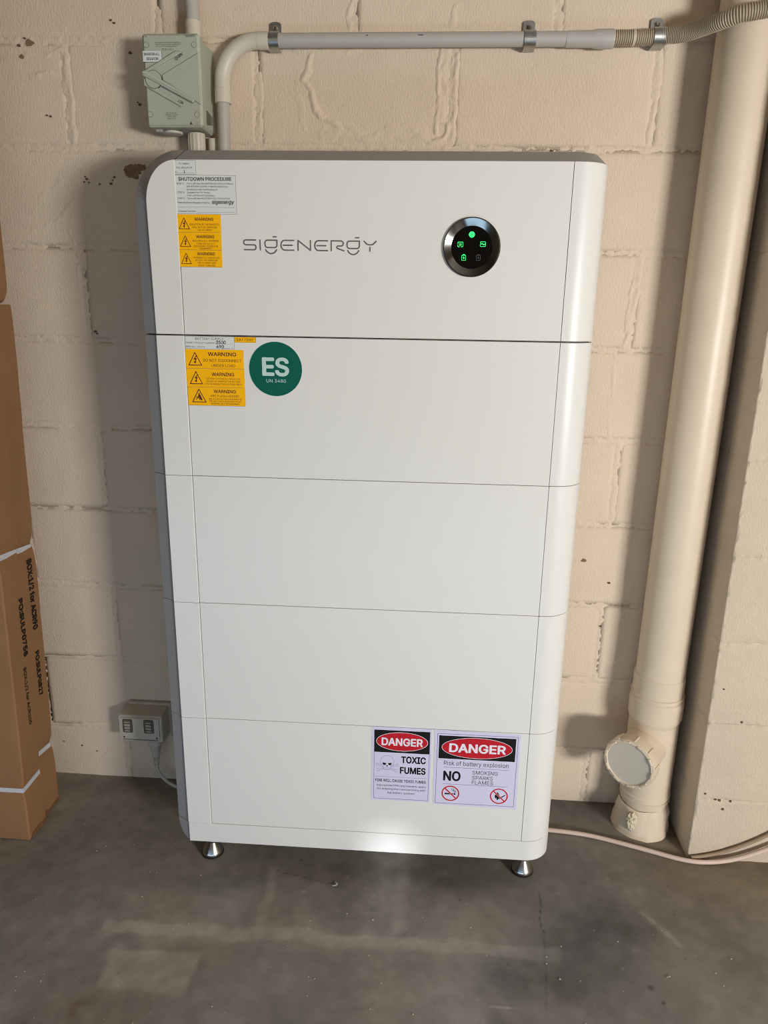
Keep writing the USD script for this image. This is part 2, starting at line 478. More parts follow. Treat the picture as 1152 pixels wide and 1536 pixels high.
def ridge(pts, w, a, seed, rough=.9):
    global H
    pts = np.asarray(pts, float)
    D = np.full(X.shape, 9.0)
    wx = (meshkit.fbm(P * 35, 3, seed) - .5) * w * 2.0; wz = (meshkit.fbm(P * 35, 3, seed + 5) - .5) * w * 2.0
    for p, q in zip(pts[:-1], pts[1:]):
        d = q - p; t = np.clip(((X + wx - p[0]) * d[0] + (Z + wz - p[1]) * d[1]) / (d @ d), 0, 1)
        D = np.minimum(D, np.hypot(X + wx - p[0] - t * d[0], Z + wz - p[1] - t * d[1]))
    nz = meshkit.fbm(P * 80, 3, seed + 9)
    prof = a * np.exp(-(D / w) ** 2) * (1 - rough * .8 + rough * 1.5 * nz)
    H = np.minimum(H, W + .0012 - prof + 10 * (D > 2.2 * w))


ridge([(.247, 1.637), (.241, 1.607), (.231, 1.587), (.246, 1.571), (.253, 1.545), (.257, 1.532)], .006, .0045, 101)
ridge([(.257, 1.532), (.267, 1.521), (.293, 1.511), (.311, 1.502)], .006, .0055, 103)
ridge([(.311, 1.502), (.345, 1.497), (.40, 1.501), (.44, 1.503), (.487, 1.496)], .007, .0026, 105)
ridge([(.27, 1.49), (.33, 1.484), (.41, 1.480), (.48, 1.476)], .015, .0032, 107)
ridge([(.518, 1.647), (.512, 1.616), (.514, 1.577), (.514, 1.519), (.511, 1.492)], .005, .0040, 109)
ridge([(.527, 1.645), (.524, 1.60), (.525, 1.55), (.527, 1.51)], .007, .0030, 115)
ridge([(.551, 1.634), (.549, 1.584), (.548, 1.519), (.545, 1.480)], .0045, .0045, 111)
ridge([(.536, 1.506), (.532, 1.488), (.522, 1.475), (.499, 1.471), (.481, 1.483)], .0045, .0055, 113, .35)
ridge([(.214, 1.645), (.275, 1.642), (.308, 1.640), (.344, 1.646)], .008, .0032, 117)
ridge([(.22, 1.62), (.222, 1.56), (.232, 1.50)], .010, .0018, 119)
ridge([(.140, 1.60), (.141, 1.54), (.139, 1.49)], .005, .0028, 121)
ridge([(-.272, 1.655), (-.274, 1.62), (-.270, 1.56), (-.272, 1.51), (-.270, 1.475)], .006, .0036, 123)
ridge([(-.36, 1.64), (-.31, 1.640), (-.28, 1.65)], .007, .0024, 125)
ridge([(-.35, 1.600), (-.30, 1.602)], .008, .0026, 127)
ridge([(.956, 1.66), (.957, 1.58), (.953, 1.50), (.952, 1.47)], .006, .0030, 129)
ridge([(.962, 1.25), (.960, 1.17), (.950, 1.10), (.945, 1.06)], .006, .0034, 131)
ridge([(.948, 1.20), (.945, 1.13), (.942, 1.09)], .0035, .0032, 132)
ridge([(.927, 1.045), (.928, .96), (.93, .86)], .006, .0020, 133)
ridge([(.950, .84), (.955, .75), (.958, .66)], .006, .0022, 135)
ridge([(.545, 1.72), (.537, 1.69)], .008, .0026, 137)
ridge([(.335, 1.74), (.325, 1.70), (.327, 1.68)], .006, .003, 139)
ridge([(-.30, 1.29), (-.285, 1.23), (-.292, 1.19)], .006, .0024, 141)
ridge([(-.39, 1.33), (-.36, 1.36), (-.30, 1.39)], .016, .0020, 143)
ridge([(-.42, 1.27), (-.33, 1.31), (-.27, 1.355)], .010, .0022, 145)
ridge([(-.23, 1.30), (-.26, 1.27)], .004, .0022, 147)
mort = gridmesh(np.stack([X, H, Z], -1))
mort.invert()
obj('mortar', mort, WALL, wb, smooth=True, tint=wall_tint(mort.vertices), kind='stuff')
xr = [ROOM[0], mx[0], mx[-1], ROOM[1]]; zr = [F - .02, mz[0], mz[-1], 2.64]
side = [box(xr[i], xr[i + 1], W + .003, W + .05, zr[j], zr[j + 1]) for i in range(3) for j in range(3) if not (i == 1 and j == 1)]
side.append(box(ROOM[0], ROOM[1], W + .032, W + .15, F - .02, 2.7))
obj('mortar_backing', side, WALLFAR, wb)


def chip(x, z, rx, rz, seed, m, name='paint_chip', dy=.0030):
    a = np.linspace(0, 2 * np.pi, 22, endpoint=False)
    r = 1 + .55 * (meshkit.noise(np.stack([np.cos(a) * 2.3 + seed, np.sin(a) * 2.3, 0 * a], -1), seed) - .5) + .35 * (np.random.default_rng(seed).random(22) - .5)
    obj(name, flat(Polygon(np.column_stack([x + rx * r * np.cos(a), z + rz * r * np.sin(a)])).buffer(0), W - dy + .0025, .0025), m, wb)


chip(-.146, 1.411, .020, .0125, 3, CHIP)
chip(-.130, 1.420, .012, .007, 4, CHIP, dy=.0034)
for i, (x, z, r) in enumerate([(-.250, 1.396, .0032), (-.256, 1.390, .0022), (-.246, 1.389, .0022), (-.253, 1.401, .002), (-.196, 1.387, .0036), (-.187, 1.400, .003), (-.192, 1.394, .002), (-.222, 1.386, .0022),
                              (-.348, 1.659, .010), (-.372, 1.655, .004), (-.368, 1.634, .006), (-.358, 1.668, .003), (-.133, 1.640, .004), (-.120, 1.543, .004), (-.124, 1.547, .002), (-.261, 1.071, .004), (-.257, 1.066, .003),
                              (-.326, 1.522, .0025), (-.318, 1.520, .003), (.186, 1.668, .003), (-.17, 1.70, .003), (-.163, 1.695, .003), (.90, .555, .006), (.965, .50, .004), (.956, .385, .003), (.87, .31, .002), (.83, 1.14, .002), (-.45, -.02, .002), (-.40, -.03, .003), (-.36, -.045, .002)]):
    chip(x, z, r * .85, r * .6, 20 + i, PIT if r < .0055 else CHIP, 'pit', .0026)

# ---- pier at the right: rendered corner of block work standing proud of the wall
pr = thing('wall_right', 'cream painted block pier standing proud beside the drain pipe', None, base=(1.166, .118, F), kind='structure')
PX0, PX1, PY = 1.166, 1.58, .124
edges = [-.16, .043, .244, .441, .640, .845, 1.049, 1.253, 1.457, 1.661, 1.865, 2.07, 2.274, 2.478, 2.62]
for n, (z0, z1) in enumerate(zip(edges[:-1], edges[1:])):
    j = .0001
    y0 = PY + random.uniform(-.0003, .0003); xx = PX0 + random.uniform(-.0004, .0004)
    xs_, zs_ = np.linspace(0, 1, 30), np.linspace(0, 1, 15)
    ye = np.linspace(0, 1, 14)
    # wrap: left return face then front face, as one sheet
    path = [(xx + .0, W + .02 - (W + .02 - y0 - .004) * t) for t in ye] + [(xx + .0012, y0 + .0012)] + [(xx + .004 + (PX1 - xx - .004) * t, y0) for t in np.linspace(0, 1, 90) ** 1.15]
    path = np.array(path)
    zz = np.linspace(max(z0, F - .01) + j, z1 - j, 42)
    A, Zz = np.meshgrid(np.arange(len(path)), zz, indexing='ij')
    X3, Y3 = path[A, 0], path[A, 1]
    Pn = np.stack([X3, Y3, Zz], -1)
    e = np.minimum(Zz - zz[0], zz[-1] - Zz)
    jb = np.exp(-(e / .009) ** 2)
    d = .0022 * (meshkit.fbm(Pn * 16, 3, 81) - .5) + .0014 * (meshkit.fbm(Pn * 60, 2, 83) - .5) + jb * (.0075 * (meshkit.fbm(Pn * [110, 110, 70], 3, 85) - .47) + .0020 * (meshkit.noise(Pn * 9, 87) - .5)) + .0016 * np.exp(-(e / .0025) ** 2) * (meshkit.noise(Pn * 22, 88) > .45)
    nick = np.exp(-((A - len(ye)) / 1.2) ** 2) * np.clip(meshkit.fbm(Pn * 45, 3, 89) - .52, 0, 1) * .012
    X3 = X3 + nick; Y3 = Y3 + nick
    X3 = X3 + d * (A < len(ye)); Y3 = Y3 + d * (A >= len(ye))
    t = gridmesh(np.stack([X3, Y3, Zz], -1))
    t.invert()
    obj('block', t, WALL, pr, smooth=True, tint=wall_tint(t.vertices) * (np.array([.83, .84, .83]) + (t.vertices[:, :1] < xx + .0005 + .004) * .14))  # pier front darkened to offset the light, shaded return face lightened
obj('pier_core', box(PX0 + .004, PX1 - .002, PY + .0035, W + .02, F - .01, 2.62), WALLFAR, pr)
for i, (x, z, r) in enumerate([(1.185, .06, .003), (1.21, .045, .0025), (1.22, .043, .003), (1.245, .042, .0025), (1.23, .02, .0028), (1.24, .25, .003), (1.19, .33, .002)]):
    a = np.linspace(0, 6.283, 12, endpoint=False)
    rr = r * (.7 + .5 * np.random.default_rng(i).random(12))
    obj('pit', flat(Polygon(np.column_stack([x + rr * np.cos(a), z + rr * np.sin(a)])), PY + .001, .0025), PIT, pr)

# ---- rest of the garage, behind and beside the camera
wl = obj('wall_left', box(ROOM[0] - .15, ROOM[0], ROOM[2] - .15, W + .1, F - .1, 2.7), WALLDIM, kind='structure', label='plain bare block side wall of the garage')
obj('wall_side', box(ROOM[1], ROOM[1] + .15, ROOM[2] - .15, W + .1, F - .1, 2.7), WALLDIM, kind='structure', label='plain bare block far side wall of the garage')
obj('ceiling', box(ROOM[0], ROOM[1], ROOM[2] - .15, W + .1, 2.62, 2.8), CEIL, kind='structure', label='pale painted garage ceiling')
y0, y1 = ROOM[2] - .15, ROOM[2]
rects = [(XD, WIN[0], F, 2.62), (WIN[0], WIN[1], F, WIN[2]), (WIN[0], WIN[1], WIN[3], 2.62), (WIN[1], ROOM[1], F, 2.62)]
obj('wall_front', [box(a, b, y0, y1, c, d) for a, b, c, d in rects], WALLDIM, kind='structure', label='garage front wall with a small window')
obj('wall_passage', [box(XD - .15, XD, y0, YD, F, 2.62), box(ROOM[0], ADDED_DOOR[0], YD - .15, YD, F, 2.62), box(ADDED_DOOR[1], XD - .15, YD - .15, YD, F, 2.62), box(ADDED_DOOR[0], ADDED_DOOR[1], YD - .15, YD, 2.1, 2.62)], WALLDIM, kind='structure', label='bare block wall round the added roller door behind the viewer')
obj('window_1', [box(WIN[0], WIN[0] + .05, y1 - .04, y1 + .01, WIN[2], WIN[3]), box(WIN[1] - .05, WIN[1], y1 - .04, y1 + .01, WIN[2], WIN[3]),
                 box((WIN[0] + WIN[1]) / 2 - .02, (WIN[0] + WIN[1]) / 2 + .02, y1 - .04, y1 + .01, WIN[2] + .05, WIN[3] - .05),
                 box(WIN[0] + .05, WIN[1] - .05, y1 - .04, y1 + .01, WIN[3] - .05, WIN[3]), box(WIN[0] + .05, WIN[1] - .05, y1 - .04, y1 + .01, WIN[2], WIN[2] + .05)],
    mat('window_frame', (60, 60, 62), .5), kind='structure', label='dark framed garage window behind the viewer')
slat = lambda i, a, b: box(a, b, YD - .05 - .006 * (i % 2), YD - .02 - .006 * (i % 2), ADDED_DOOR[3] + .081 * i, ADDED_DOOR[3] + .081 * (i + 1))  # unseen door added to carry the fill lamps and slot the sun
obj('added_door_1', [slat(i, *q) for i in range(24) for q in ([(ADDED_DOOR[0], GAPX[0]), (GAPX[1], ADDED_DOOR[1])] if i in (3, 4) else [(ADDED_DOOR[0], ADDED_DOOR[1])])], mat('added_roller_door', (150, 148, 142), .5),
    kind='structure', label='added almost closed grey roller door behind the viewer')

# ================================================================== BATTERY CABINET
H1 = .27
ZT, ZB = 1.3815, -.0503
XL, XR = .0538, .7508           # vertical seams in the front
YB = .262                       # back of the cabinet
bc = thing('battery_cabinet', 'tall white modular battery storage cabinet with grey edges standing on steel feet by the wall', 'battery cabinet', base=(.395, .15, F))

# plan of the rounded right corner (front y = 0)
RC, XE = .056, .8180
arc = [(XE - RC + RC * math.sin(a), RC - RC * math.cos(a)) for a in np.linspace(0, math.pi / 2, 14)]


def plan_inset(d):
    r = max(RC - d, .004)
    return [(XE - RC + r * math.sin(a), RC - r * math.cos(a)) for a in np.linspace(0, math.pi / 2, 14)]


def prism(plan, z0, z1, c=.0008):
    """convex plan (x, y) between z0 and z1 with the top and bottom rims chamfered."""
    s = Polygon(plan).convex_hull
    o = np.array(s.exterior.coords); i = np.array(s.buffer(-c, join_style=2).exterior.coords)
    up = lambda p, z: np.column_stack([p, np.full(len(p), z)])
    return hull(up(i, z0), up(o, z0 + c), up(o, z1 - c), up(i, z1))


def corner_panel(z0, z1):
    return prism([(XR + .0005, 0), *arc, (XE, YB - .04), (XR + .0005, YB - .04)], z0, z1)


def front_panel(x0, x1, z0, z1, y=0.0):
    return slab([(x0, z0), (x1, z0), (x1, z1), (x0, z1)], y, .010, .0007)


DL, DY = .0295, .0200           # grey bevel: how far it flares out to the left, and over what depth


def side_strip(z0, z1):
    y, c = -.0012, .0014        # stands a little proud, its inner edge chamfered
    return hull(np.array([[x, yy, z] for z in (z0, z1) for x, yy in ((.0004, y), (XL - .0005 - c, y), (XL - .0005, y + c), (XL - .0005, .009), (0, .009), (0, y + .0004))]))


def side_shell(z0, z1):
    """grey flared side and back of one module."""
    pl = [(.0004, .0022), (-DL, DY), (-DL, YB), (XR + .012, YB), (XR + .012, .0022)]
    return prism(pl, z0, z1, .0006)


seams = [0, H1, 2 * H1, 3 * H1, 4 * H1]
for n in range(4):
    z0, z1 = seams[n], seams[n + 1]
    g0, g1 = .0004, (.0012 if n == 3 else .0004)
    p = obj('battery_module', side_shell(z0 + g0, z1 - g1), GREY, bc)
    obj('side_strip', side_strip(z0 + g0, z1 - g1), WHITE, p)
    obj('front_panel', front_panel(XL + .0006, XR - .0005, z0 + g0, z1 - g1), WHITE, p)
    obj('corner_panel', corner_panel(z0 + g0, z1 - g1), WHITE, p, smooth=20)
obj('module_gasket', prism([(.004, .006), (-DL + .006, DY + .003), (-DL + .006, YB - .004), *[(x - .004, y) for x, y in reversed(plan_inset(.004))]], -.02, 4 * H1 + .01), GAP, bc)

# power module on top: rounded upper left corner, grey bevel all round
ZI = 4 * H1 + .0014


def corner_curve(xl, cx, zt, rx, rz, e, n=16):
    """upper left corner from the left side up to the top, superellipse."""
    a = np.linspace(0, math.pi / 2, n)
    return [(cx - rx * abs(math.cos(t)) ** (2 / e), zt - rz + rz * abs(math.sin(t)) ** (2 / e)) for t in a]


cf = corner_curve(0, .055, ZT, .0575, .072, 2.05)
TY, TZ = .090, 1.4129           # the top bevel runs further back than the side bevel
cb = corner_curve(-DL, .0325, TZ, .0325 + DL, .1015, 2.2)
nF = [(x, -.0, z) for x, z in cf]
nB = [(x, DY + (TY - DY) * math.sin(t) ** 1.5, z) for (x, z), t in zip(cb, np.linspace(0, math.pi / 2, len(cb)))]
Fp = [(cf[0][0], 0, ZI)] + nF + [(XR, 0, ZT)] + [(x, y, ZT) for x, y in arc] + [(XE, YB - TY, ZT)]
Bp = [(-DL, DY, ZI)] + nB + [(XR, TY, TZ)] + [(x, y + TY, TZ) for x, y in arc] + [(XE, YB, TZ)]
Rp = [(x, YB, z) for x, y, z in Bp]
L0 = [(x + (.0015 if i < 2 else 0), y + .0022, z - .0) for i, (x, y, z) in enumerate(Fp)]
V = np.array(L0 + Bp + Rp); nn = len(Fp)
fc = []
for r in range(2):
    for i in range(nn - 1):
        a, b, c, d = r * nn + i, r * nn + i + 1, (r + 1) * nn + i + 1, (r + 1) * nn + i
        fc += [[a, b, c], [a, c, d]]
sh = trimesh.Trimesh(V, fc, process=False)
cen = np.array([.39, .1, 1.2])
if np.mean(np.einsum('ij,ij->i', sh.face_normals, sh.triangles_center - cen)) < 0:
    sh.invert()
back = box(-DL + .004, XE - .01, YB - .012, YB, ZI, 1.37)
lid = prism([(.036, TY + .001), (XE - RC, TY + .001), *[(x - .001, y + TY + .001) for x, y in arc], (XE - .001, YB), (.036, YB)], 1.375, TZ - .0004, .0004)
pm = obj('power_module', [sh, back, lid, box(-DL + .001, .02, .03, YB, ZI, 1.31)], GREY, bc, smooth=14, label='top power module with rounded grey bevel')
obj('bevel_joint', hull(np.array([[.0525, .0018, ZT + .0006], [.0535, .0018, ZT + .0006], [.0465, TY, TZ + .0004], [.0455, TY, TZ + .0004], [.046, TY, 1.400], [.053, .004, ZT - .002]])), GAP, pm)
obj('side_strip', slab([(0.0, ZI), (XL - .0005, ZI), (XL - .0005, ZT)] + [(x, z) for x, z in reversed(cf) if x < XL - .001], -.0012, .010, .0010), WHITE, pm)
obj('front_panel', front_panel(XL + .0006, XR - .0005, ZI, ZT), WHITE, pm)
obj('corner_panel', corner_panel(ZI, ZT), WHITE, pm, smooth=20)

# plinth
zq = np.linspace(0, 1, 12)
pl_side = []
for t in zq:
    k = math.sqrt(max(0, 1 - (t * .985) ** 2))
    pl_side.append((-DL * k, DY * (.2 + .8 * k), -.0006 - t * (abs(ZB) - .001)))
pp = np.array(pl_side)
bd = hull(pp, np.column_stack([pp[:, 0], np.full(12, YB), pp[:, 2]]), np.array([[.0012, .002, -.0006], [.0012, .002, ZB + .001], [XR, .002, -.0006], [XR, .002, ZB + .001], [XR, YB, -.0006], [XR, YB, ZB + .001]]))
ba = obj('plinth', bd, GREY, bc, smooth=25, label='low base plinth with curved grey end')
obj('plinth_front', prism([(.0008, -.0006), (XE - RC, -.0006), *[(x + .0003, y - .0005) for x, y in arc], (XE + .0003, YB - .04), (.0008, .012)], ZB, -.0006, .0012), WHITE, ba, smooth=20)

# feet
for x, y in ((.037, .047), (.766, .049), (.037, .245), (.766, .245)):
    ft = obj('levelling_foot', lathe([(0, F + .004), (.0225, F + .004), (.0245, F + .007), (.0240, F + .0125), (.0125, F + .031), (.0108, F + .034), (0, F + .034)], 36, (x, y, 0)), STEEL, bc, smooth=30)
    obj('rubber_pad', lathe([(0, F + .0004), (.0235, F + .0004), (.0255, F + .002), (.0255, F + .0062), (.0235, F + .0072), (0, F + .0072)], 32, (x, y, 0)), RUBBER, ft, smooth=40)
    prof = [(0, F + .032)]
    for k in range(12):
        prof += [(.0074, F + .032 + k * .0030), (.0060, F + .032 + k * .0030 + .0015)]
    obj('threaded_stud', lathe(prof + [(.0074, ZB - .0005), (0, ZB - .0005)], 20, (x, y, 0)), STEEL, ft, smooth=30)
    if y < .1:
        sgn = 1 if x > .4 else -1
        obj('bracket', [hull(np.array([[x - .018, y - .020, ZB], [x + .026, y - .024, ZB], [x + .036, y + .03, ZB], [x - .018, y + .03, ZB], [x + .002, y - .026, ZB - .014], [x + .020, y - .026, ZB - .0155], [x + .030, y + .03, ZB - .0145], [x - .004, y + .03, ZB - .013]]))] if sgn > 0 else
            [hull(np.array([[x + .010, y + .012, ZB], [x + .028, y + .008, ZB], [x + .010, y + .016, ZB], [x + .028, y + .014, ZB], [x + .012, y + .012, ZB - .026], [x + .030, y + .010, ZB - .020], [x + .012, y + .016, ZB - .026], [x + .030, y + .014, ZB - .020]]))],
            mat('bracket_grey', (168, 166, 160), .35), ft)

# ---- round status display
DX, DZ = .5823, 1.2407
dsp = obj('status_display', lathe([(.0362, .0005), (.0362, .0012), (.0482, .0058), (.0492, .0060), (.0503, .0052), (.0503, -.001), (.0362, -.001), (.0362, .0005)], 72, (DX, 0, DZ), (0, -1, 0)), CHROME, bc, smooth=25, label='round black status display in a dark chrome ring')
obj('display_glass', lathe([(0, -.001), (.0365, -.001), (.0365, .0010), (0, .0010)], 64, (DX, 0, DZ), (0, -1, 0)), GLASS, dsp, smooth=30)
obj('ring_highlight', lathe([(.0352, .0010), (.0352, .0014), (.0362, .0014), (.0362, .0010), (.0352, .0010)], 64, (DX, 0, DZ), (0, -1, 0)), STEEL, dsp, smooth=30) if False else None
yd = -.0011


def ring(s, w):
    return s.buffer(w / 2).difference(s.buffer(-w / 2))


def rrect(cx, cz, w, h, r):
    return sbox(cx - w / 2 + r, cz - h / 2 + r, cx + w / 2 - r, cz + h / 2 - r).buffer(r)


c = (.5815, 1.2622)
obj('indicator', flat(Point(c).buffer(.0052).difference(line([(c[0] - .0016, c[1] - .0024), (c[0] + .0016, c[1] - .0024)], .0008)).difference(Point(c[0], c[1]).buffer(.0009)), yd), LED, dsp, label='lit green round indicator')
c = (.5620, 1.2455)
s = unary_union([ring(rrect(c[0], c[1], .0092, .0078, .0014), .0009).difference(sbox(c[0] - .0012, c[1] - .006, c[0] + .0012, c[1] + .006).union(sbox(c[0] - .006, c[1] - .0007, c[0] - .0038, c[1] + .0007))),
                 sbox(c[0] - .0023, c[1] + .0004, c[0] + .0023, c[1] + .0016), sbox(c[0] - .0023, c[1] - .0018, c[0] + .0019, c[1] - .0005), line([(c[0] - .004, c[1] + .0039), (c[0] + .004, c[1] + .0039)], .0009)])
obj('indicator', flat(s, yd), LED, dsp, label='lit green grid icon')
c = (.6017, 1.2464)
s = unary_union([ring(rrect(c[0], c[1], .0096, .0078, .0018), .0009).difference(sbox(c[0] - .006, c[1] - .001, c[0] - .004, c[1] + .001)), line([(c[0] - .0036, c[1]), (c[0] - .0016, c[1] + .001), (c[0] + .0014, c[1] - .001), (c[0] + .0034, c[1])], .0017)])
obj('indicator', flat(s, yd), LED, dsp, label='lit green wave icon')
c = (.5688, 1.2232)
batt = lambda c: unary_union([ring(rrect(c[0], c[1], .0068, .0086, .0014), .0009), sbox(c[0] - .0018, c[1] + .0045, c[0] + .0018, c[1] + .0058), Polygon([(c[0], c[1] + .0024), (c[0] + .0016, c[1]), (c[0], c[1] - .0024), (c[0] - .0016, c[1])])])
obj('indicator', flat(batt(c), yd), LED, dsp, label='lit green battery icon')
obj('indicator', flat(batt((.5947, 1.2234)), yd), LEDOFF, dsp, label='unlit grey battery icon')

# ---- brand lettering, drawn as strokes
sw = .0023


def arcpts(cx, cz, rx, rz, a0, a1, n=10):
    return [(cx + rx * math.cos(t), cz + rz * math.sin(t)) for t in np.radians(np.linspace(a0, a1, n))]


T0, B0 = 1.2491, 1.2325
M0 = (T0 + B0) / 2


def g_letter(x0, x1):
    r = .0046
    body = ring(Polygon(arcpts(x0 + r, T0 - r, r, r, 180, 90) + [(x1, T0)] + arcpts(x1 - r, T0 - .0125 + r, r, r, 0, -90) + arcpts(x0 + r, T0 - .0125 + r, r, r, -90, -180)), sw)
    xm = (x0 + x1) / 2
    return [body, line([(x1 - .0068, T0 + .0057), (x1 - .001, T0 + .0057)], sw), line(arcpts(xm, 1.2405, .0118, .0142, -148, -32, 12), sw)]


def e_letter(x0, x1):
    return [line([(x1, T0)] + arcpts(x0 + .0066, M0, .0066, (T0 - B0) / 2, 90, 270, 12) + [(x1, B0)], sw), line([(x0 + .004, M0), (x1 - .003, M0)], sw)]


lo = []
lo.append(line([(.1945, T0), (.1765, T0)] + arcpts(.1765, (T0 + M0) / 2, .0040, (T0 - M0) / 2, 90, 270, 8) + [(.1915, M0)] + arcpts(.1915, (M0 + B0) / 2, .0034, (M0 - B0) / 2, 90, -90, 8) + [(.1733, B0)], sw))
lo.append(line([(.2022, T0), (.2028, B0)], sw))
lo += g_letter(.2115, .2332) + e_letter(.2405, .2638)
lo.append(line([(.2715, B0), (.2715, T0), (.2940, B0), (.2940, T0)], sw))
lo += e_letter(.3018, .3247)
lo.append(line([(.3315, B0), (.3315, T0), (.3490, T0)] + arcpts(.3490, T0 - .0043, .0043, .0043, 90, -90, 8)[1:] + [(.3430, T0 - .0086), (.3412, M0 - .0026), (.3430, M0 - .0045), (.3545, B0)], sw))
lo += g_letter(.3601, .3822)
lo.append(line([(.3905, T0), (.3960, 1.2440), (.4015, 1.2428), (.4068, 1.2440), (.4122, T0)], sw))
lo.append(line([(.4012, 1.2388), (.4012, B0)], sw))
obj('brand_lettering', flat(unary_union(lo), 0, .0005), LOGO, bc, label='grey thin-line brand lettering on the top module')


# ---- stickers
def sheet(name, x0, x1, z0, z1, m, label=None, border=None, bw=.0004, y=0.0):
    p = obj(name, flat(sbox(x0, z0, x1, z1), y, .0003), m, bc, label=label)
    if border:
        obj('border', flat(ring(sbox(x0 + bw, z0 + bw, x1 - bw, z1 - bw), bw), y - .0003, .0001), border, p)
    return p


yt = -.0003
p = sheet('equipment_label', .0512, .0917, 1.3568, 1.3806, PAPER, 'small white sticker lettered PV ARRAY', INK)
obj('lettering', [text('PV ARRAY', .0712, 1.3732, .0026, yt, .0190, align='c'), text('D.C. ISOLATOR', .0708, 1.3668, .0026, yt, .0285, align='c'), text('#', .0540, 1.3600, .0026, yt), flat(line([(.0565, 1.3595), (.0880, 1.3595)], .0003), yt, .0001), text('1', .0690, 1.3598, .0042, yt, bold=True)], BLACK, p)
p = sheet('procedure_label', .0512, .1622, 1.2916, 1.3563, PAPER, 'white sticker headed SHUTDOWN PROCEDURE', INK)
obj('lettering', [text('SHUTDOWN PROCEDURE', .1065, 1.3470, .0056, yt, .0955, bold=True, align='c'),
                  text('STEP 1.', .0553, 1.3408, .0027, yt, .0135), text('Turn off the INVERTER AC ISOLATOR or', .0733, 1.3408, .0027, yt, .0840),
                  text('INVERTER SUPPLY MAIN SWITCH', .0733, 1.3361, .0027, yt, .0735), text('located in the Switchboard', .0733, 1.3312, .0027, yt, .0545),
                  text('STEP 2.', .0553, 1.3263, .0027, yt, .0135), text('Isolate the PV Array', .0733, 1.3263, .0027, yt, .0410), text('Turn off the DC Isolators', .0733, 1.3214, .0027, yt, .0500),
                  text('STEP 3.', .0555, 1.3165, .0027, yt, .0135), text('Turn off the BATTERY DC ISOLATOR', .0733, 1.3165, .0027, yt, .0770),
                  text('Manufacturer/Supplier Name:', .0555, 1.3095, .0027, yt, .0585), flat(line([(.0558, 1.3032), (.1584, 1.3034)], .0003), yt, .0001),
                  text('Contact Number:', .0558, 1.2952, .0026, yt, .0330), flat(line([(.0900, 1.2950), (.1580, 1.2950)], .0003), yt, .0001)], BLACK, p)
obj('handwriting', text('sigenergy', .1172, 1.3092, .0062, yt, .0400, bold=True, shear=.15, d=.0002), BLACK, p, label='black marker handwriting')


def triangle(cx, z0, w, h, kind='bolt'):
    o = Polygon([(cx - w / 2, z0), (cx + w / 2, z0), (cx, z0 + h)])
    s = [ring(o.buffer(-w * .02), w * .055)]
    if kind == 'bolt':
        pts = [(.10, .74), (-.12, .44), (.02, .46), (-.05, .26), (-.12, .28), (.00, .14), (.07, .30), (.01, .28), (.12, .54), (-.02, .53), (.16, .72)]
        s.append(Polygon([(cx + a * w, z0 + b * h) for a, b in pts]).buffer(w * .008))
    else:
        pts = [(-.02, .62), (.08, .56), (.16, .36), (.24, .16), (.10, .14), (.08, .24), (.02, .16), (-.02, .34), (-.08, .44)]
        s.append(Polygon([(cx + a * w, z0 + b * h) for a, b in pts]))
        s.append(line([(cx - .20 * w, z0 + .18 * h), (cx - .14 * w, z0 + .42 * h), (cx - .08 * w, z0 + .28 * h), (cx - .03 * w, z0 + .52 * h)], w * .04))
        s.append(Point(cx + .0 * w, z0 + .64 * h).buffer(w * .05))
    return unary_union(s)


def warning(x0, x1, z0, z1, tx, tz, tw, th, lines, label, kind='bolt'):
    p = obj('warning_label', flat(sbox(x0, z0, x1, z1), 0, .0003), YEL, bc, label=label)
    obj('lettering', [text(s, cx, z, h, yt, w, bold=b, align='c') for s, cx, z, h, w, b in lines] + [flat(line([(x0 + .0002, z0 + .0001), (x1 - .0002, z0 + .0001)], .0004), yt, .0001)], DKRED, p)
    obj('hazard_triangle', flat(triangle(tx, tz, tw, th, kind), yt, .0001), DKRED, p)


warning(.0513, .1322, 1.2609, 1.2912, .0648, 1.2663, .0205, .0195, [('WARNING', .1015, 1.2807, .0050, .0345, True), ('ISOLATION OF THE INVERTER', .1015, 1.2730, .0029, .0545, False), ('WILL NOT DE-ENERGISE', .1022, 1.2682, .0029, .0450, False), ('THE PV ARRAY', .1022, 1.2635, .0029, .0270, False)], 'upper yellow warning sticker about inverter isolation')
warning(.0513, .1319, 1.2308, 1.2607, .0655, 1.2362, .0205, .0195, [('WARNING', .1025, 1.2513, .0050, .0335, True), ('MULTIPLE D.C. SOURCES', .1028, 1.2452, .0029, .0480, False), ('TURN OFF ALL D.C.', .1028, 1.2402, .0028, .0340, False), ('ISOLATORS TO ISOLATE', .1028, 1.2362, .0028, .0440, False), ('EQUIPMENT', .1028, 1.2322, .0028, .0230, False)], 'middle yellow warning sticker about multiple sources')
warning(.0511, .1317, 1.2015, 1.2306, .0655, 1.2068, .0195, .0190, [('WARNING', .1025, 1.2220, .0050, .0325, True), ('PV ARRAY D.C. ISOLATORS', .1030, 1.2163, .0028, .0480, False), ('DO NOT DE-ENERGISE', .1028, 1.2120, .0028, .0410, False), ('THE PV ARRAY AND', .1030, 1.2075, .0028, .0340, False), ('ARRAY CABLING', .1030, 1.2030, .0028, .0320, False)], 'lower yellow warning sticker about array isolators')
p = sheet('supply_label', .0540, .1488, 1.0553, 1.0785, PAPER, 'white sticker lettered BATTERY SUPPLY', INK)
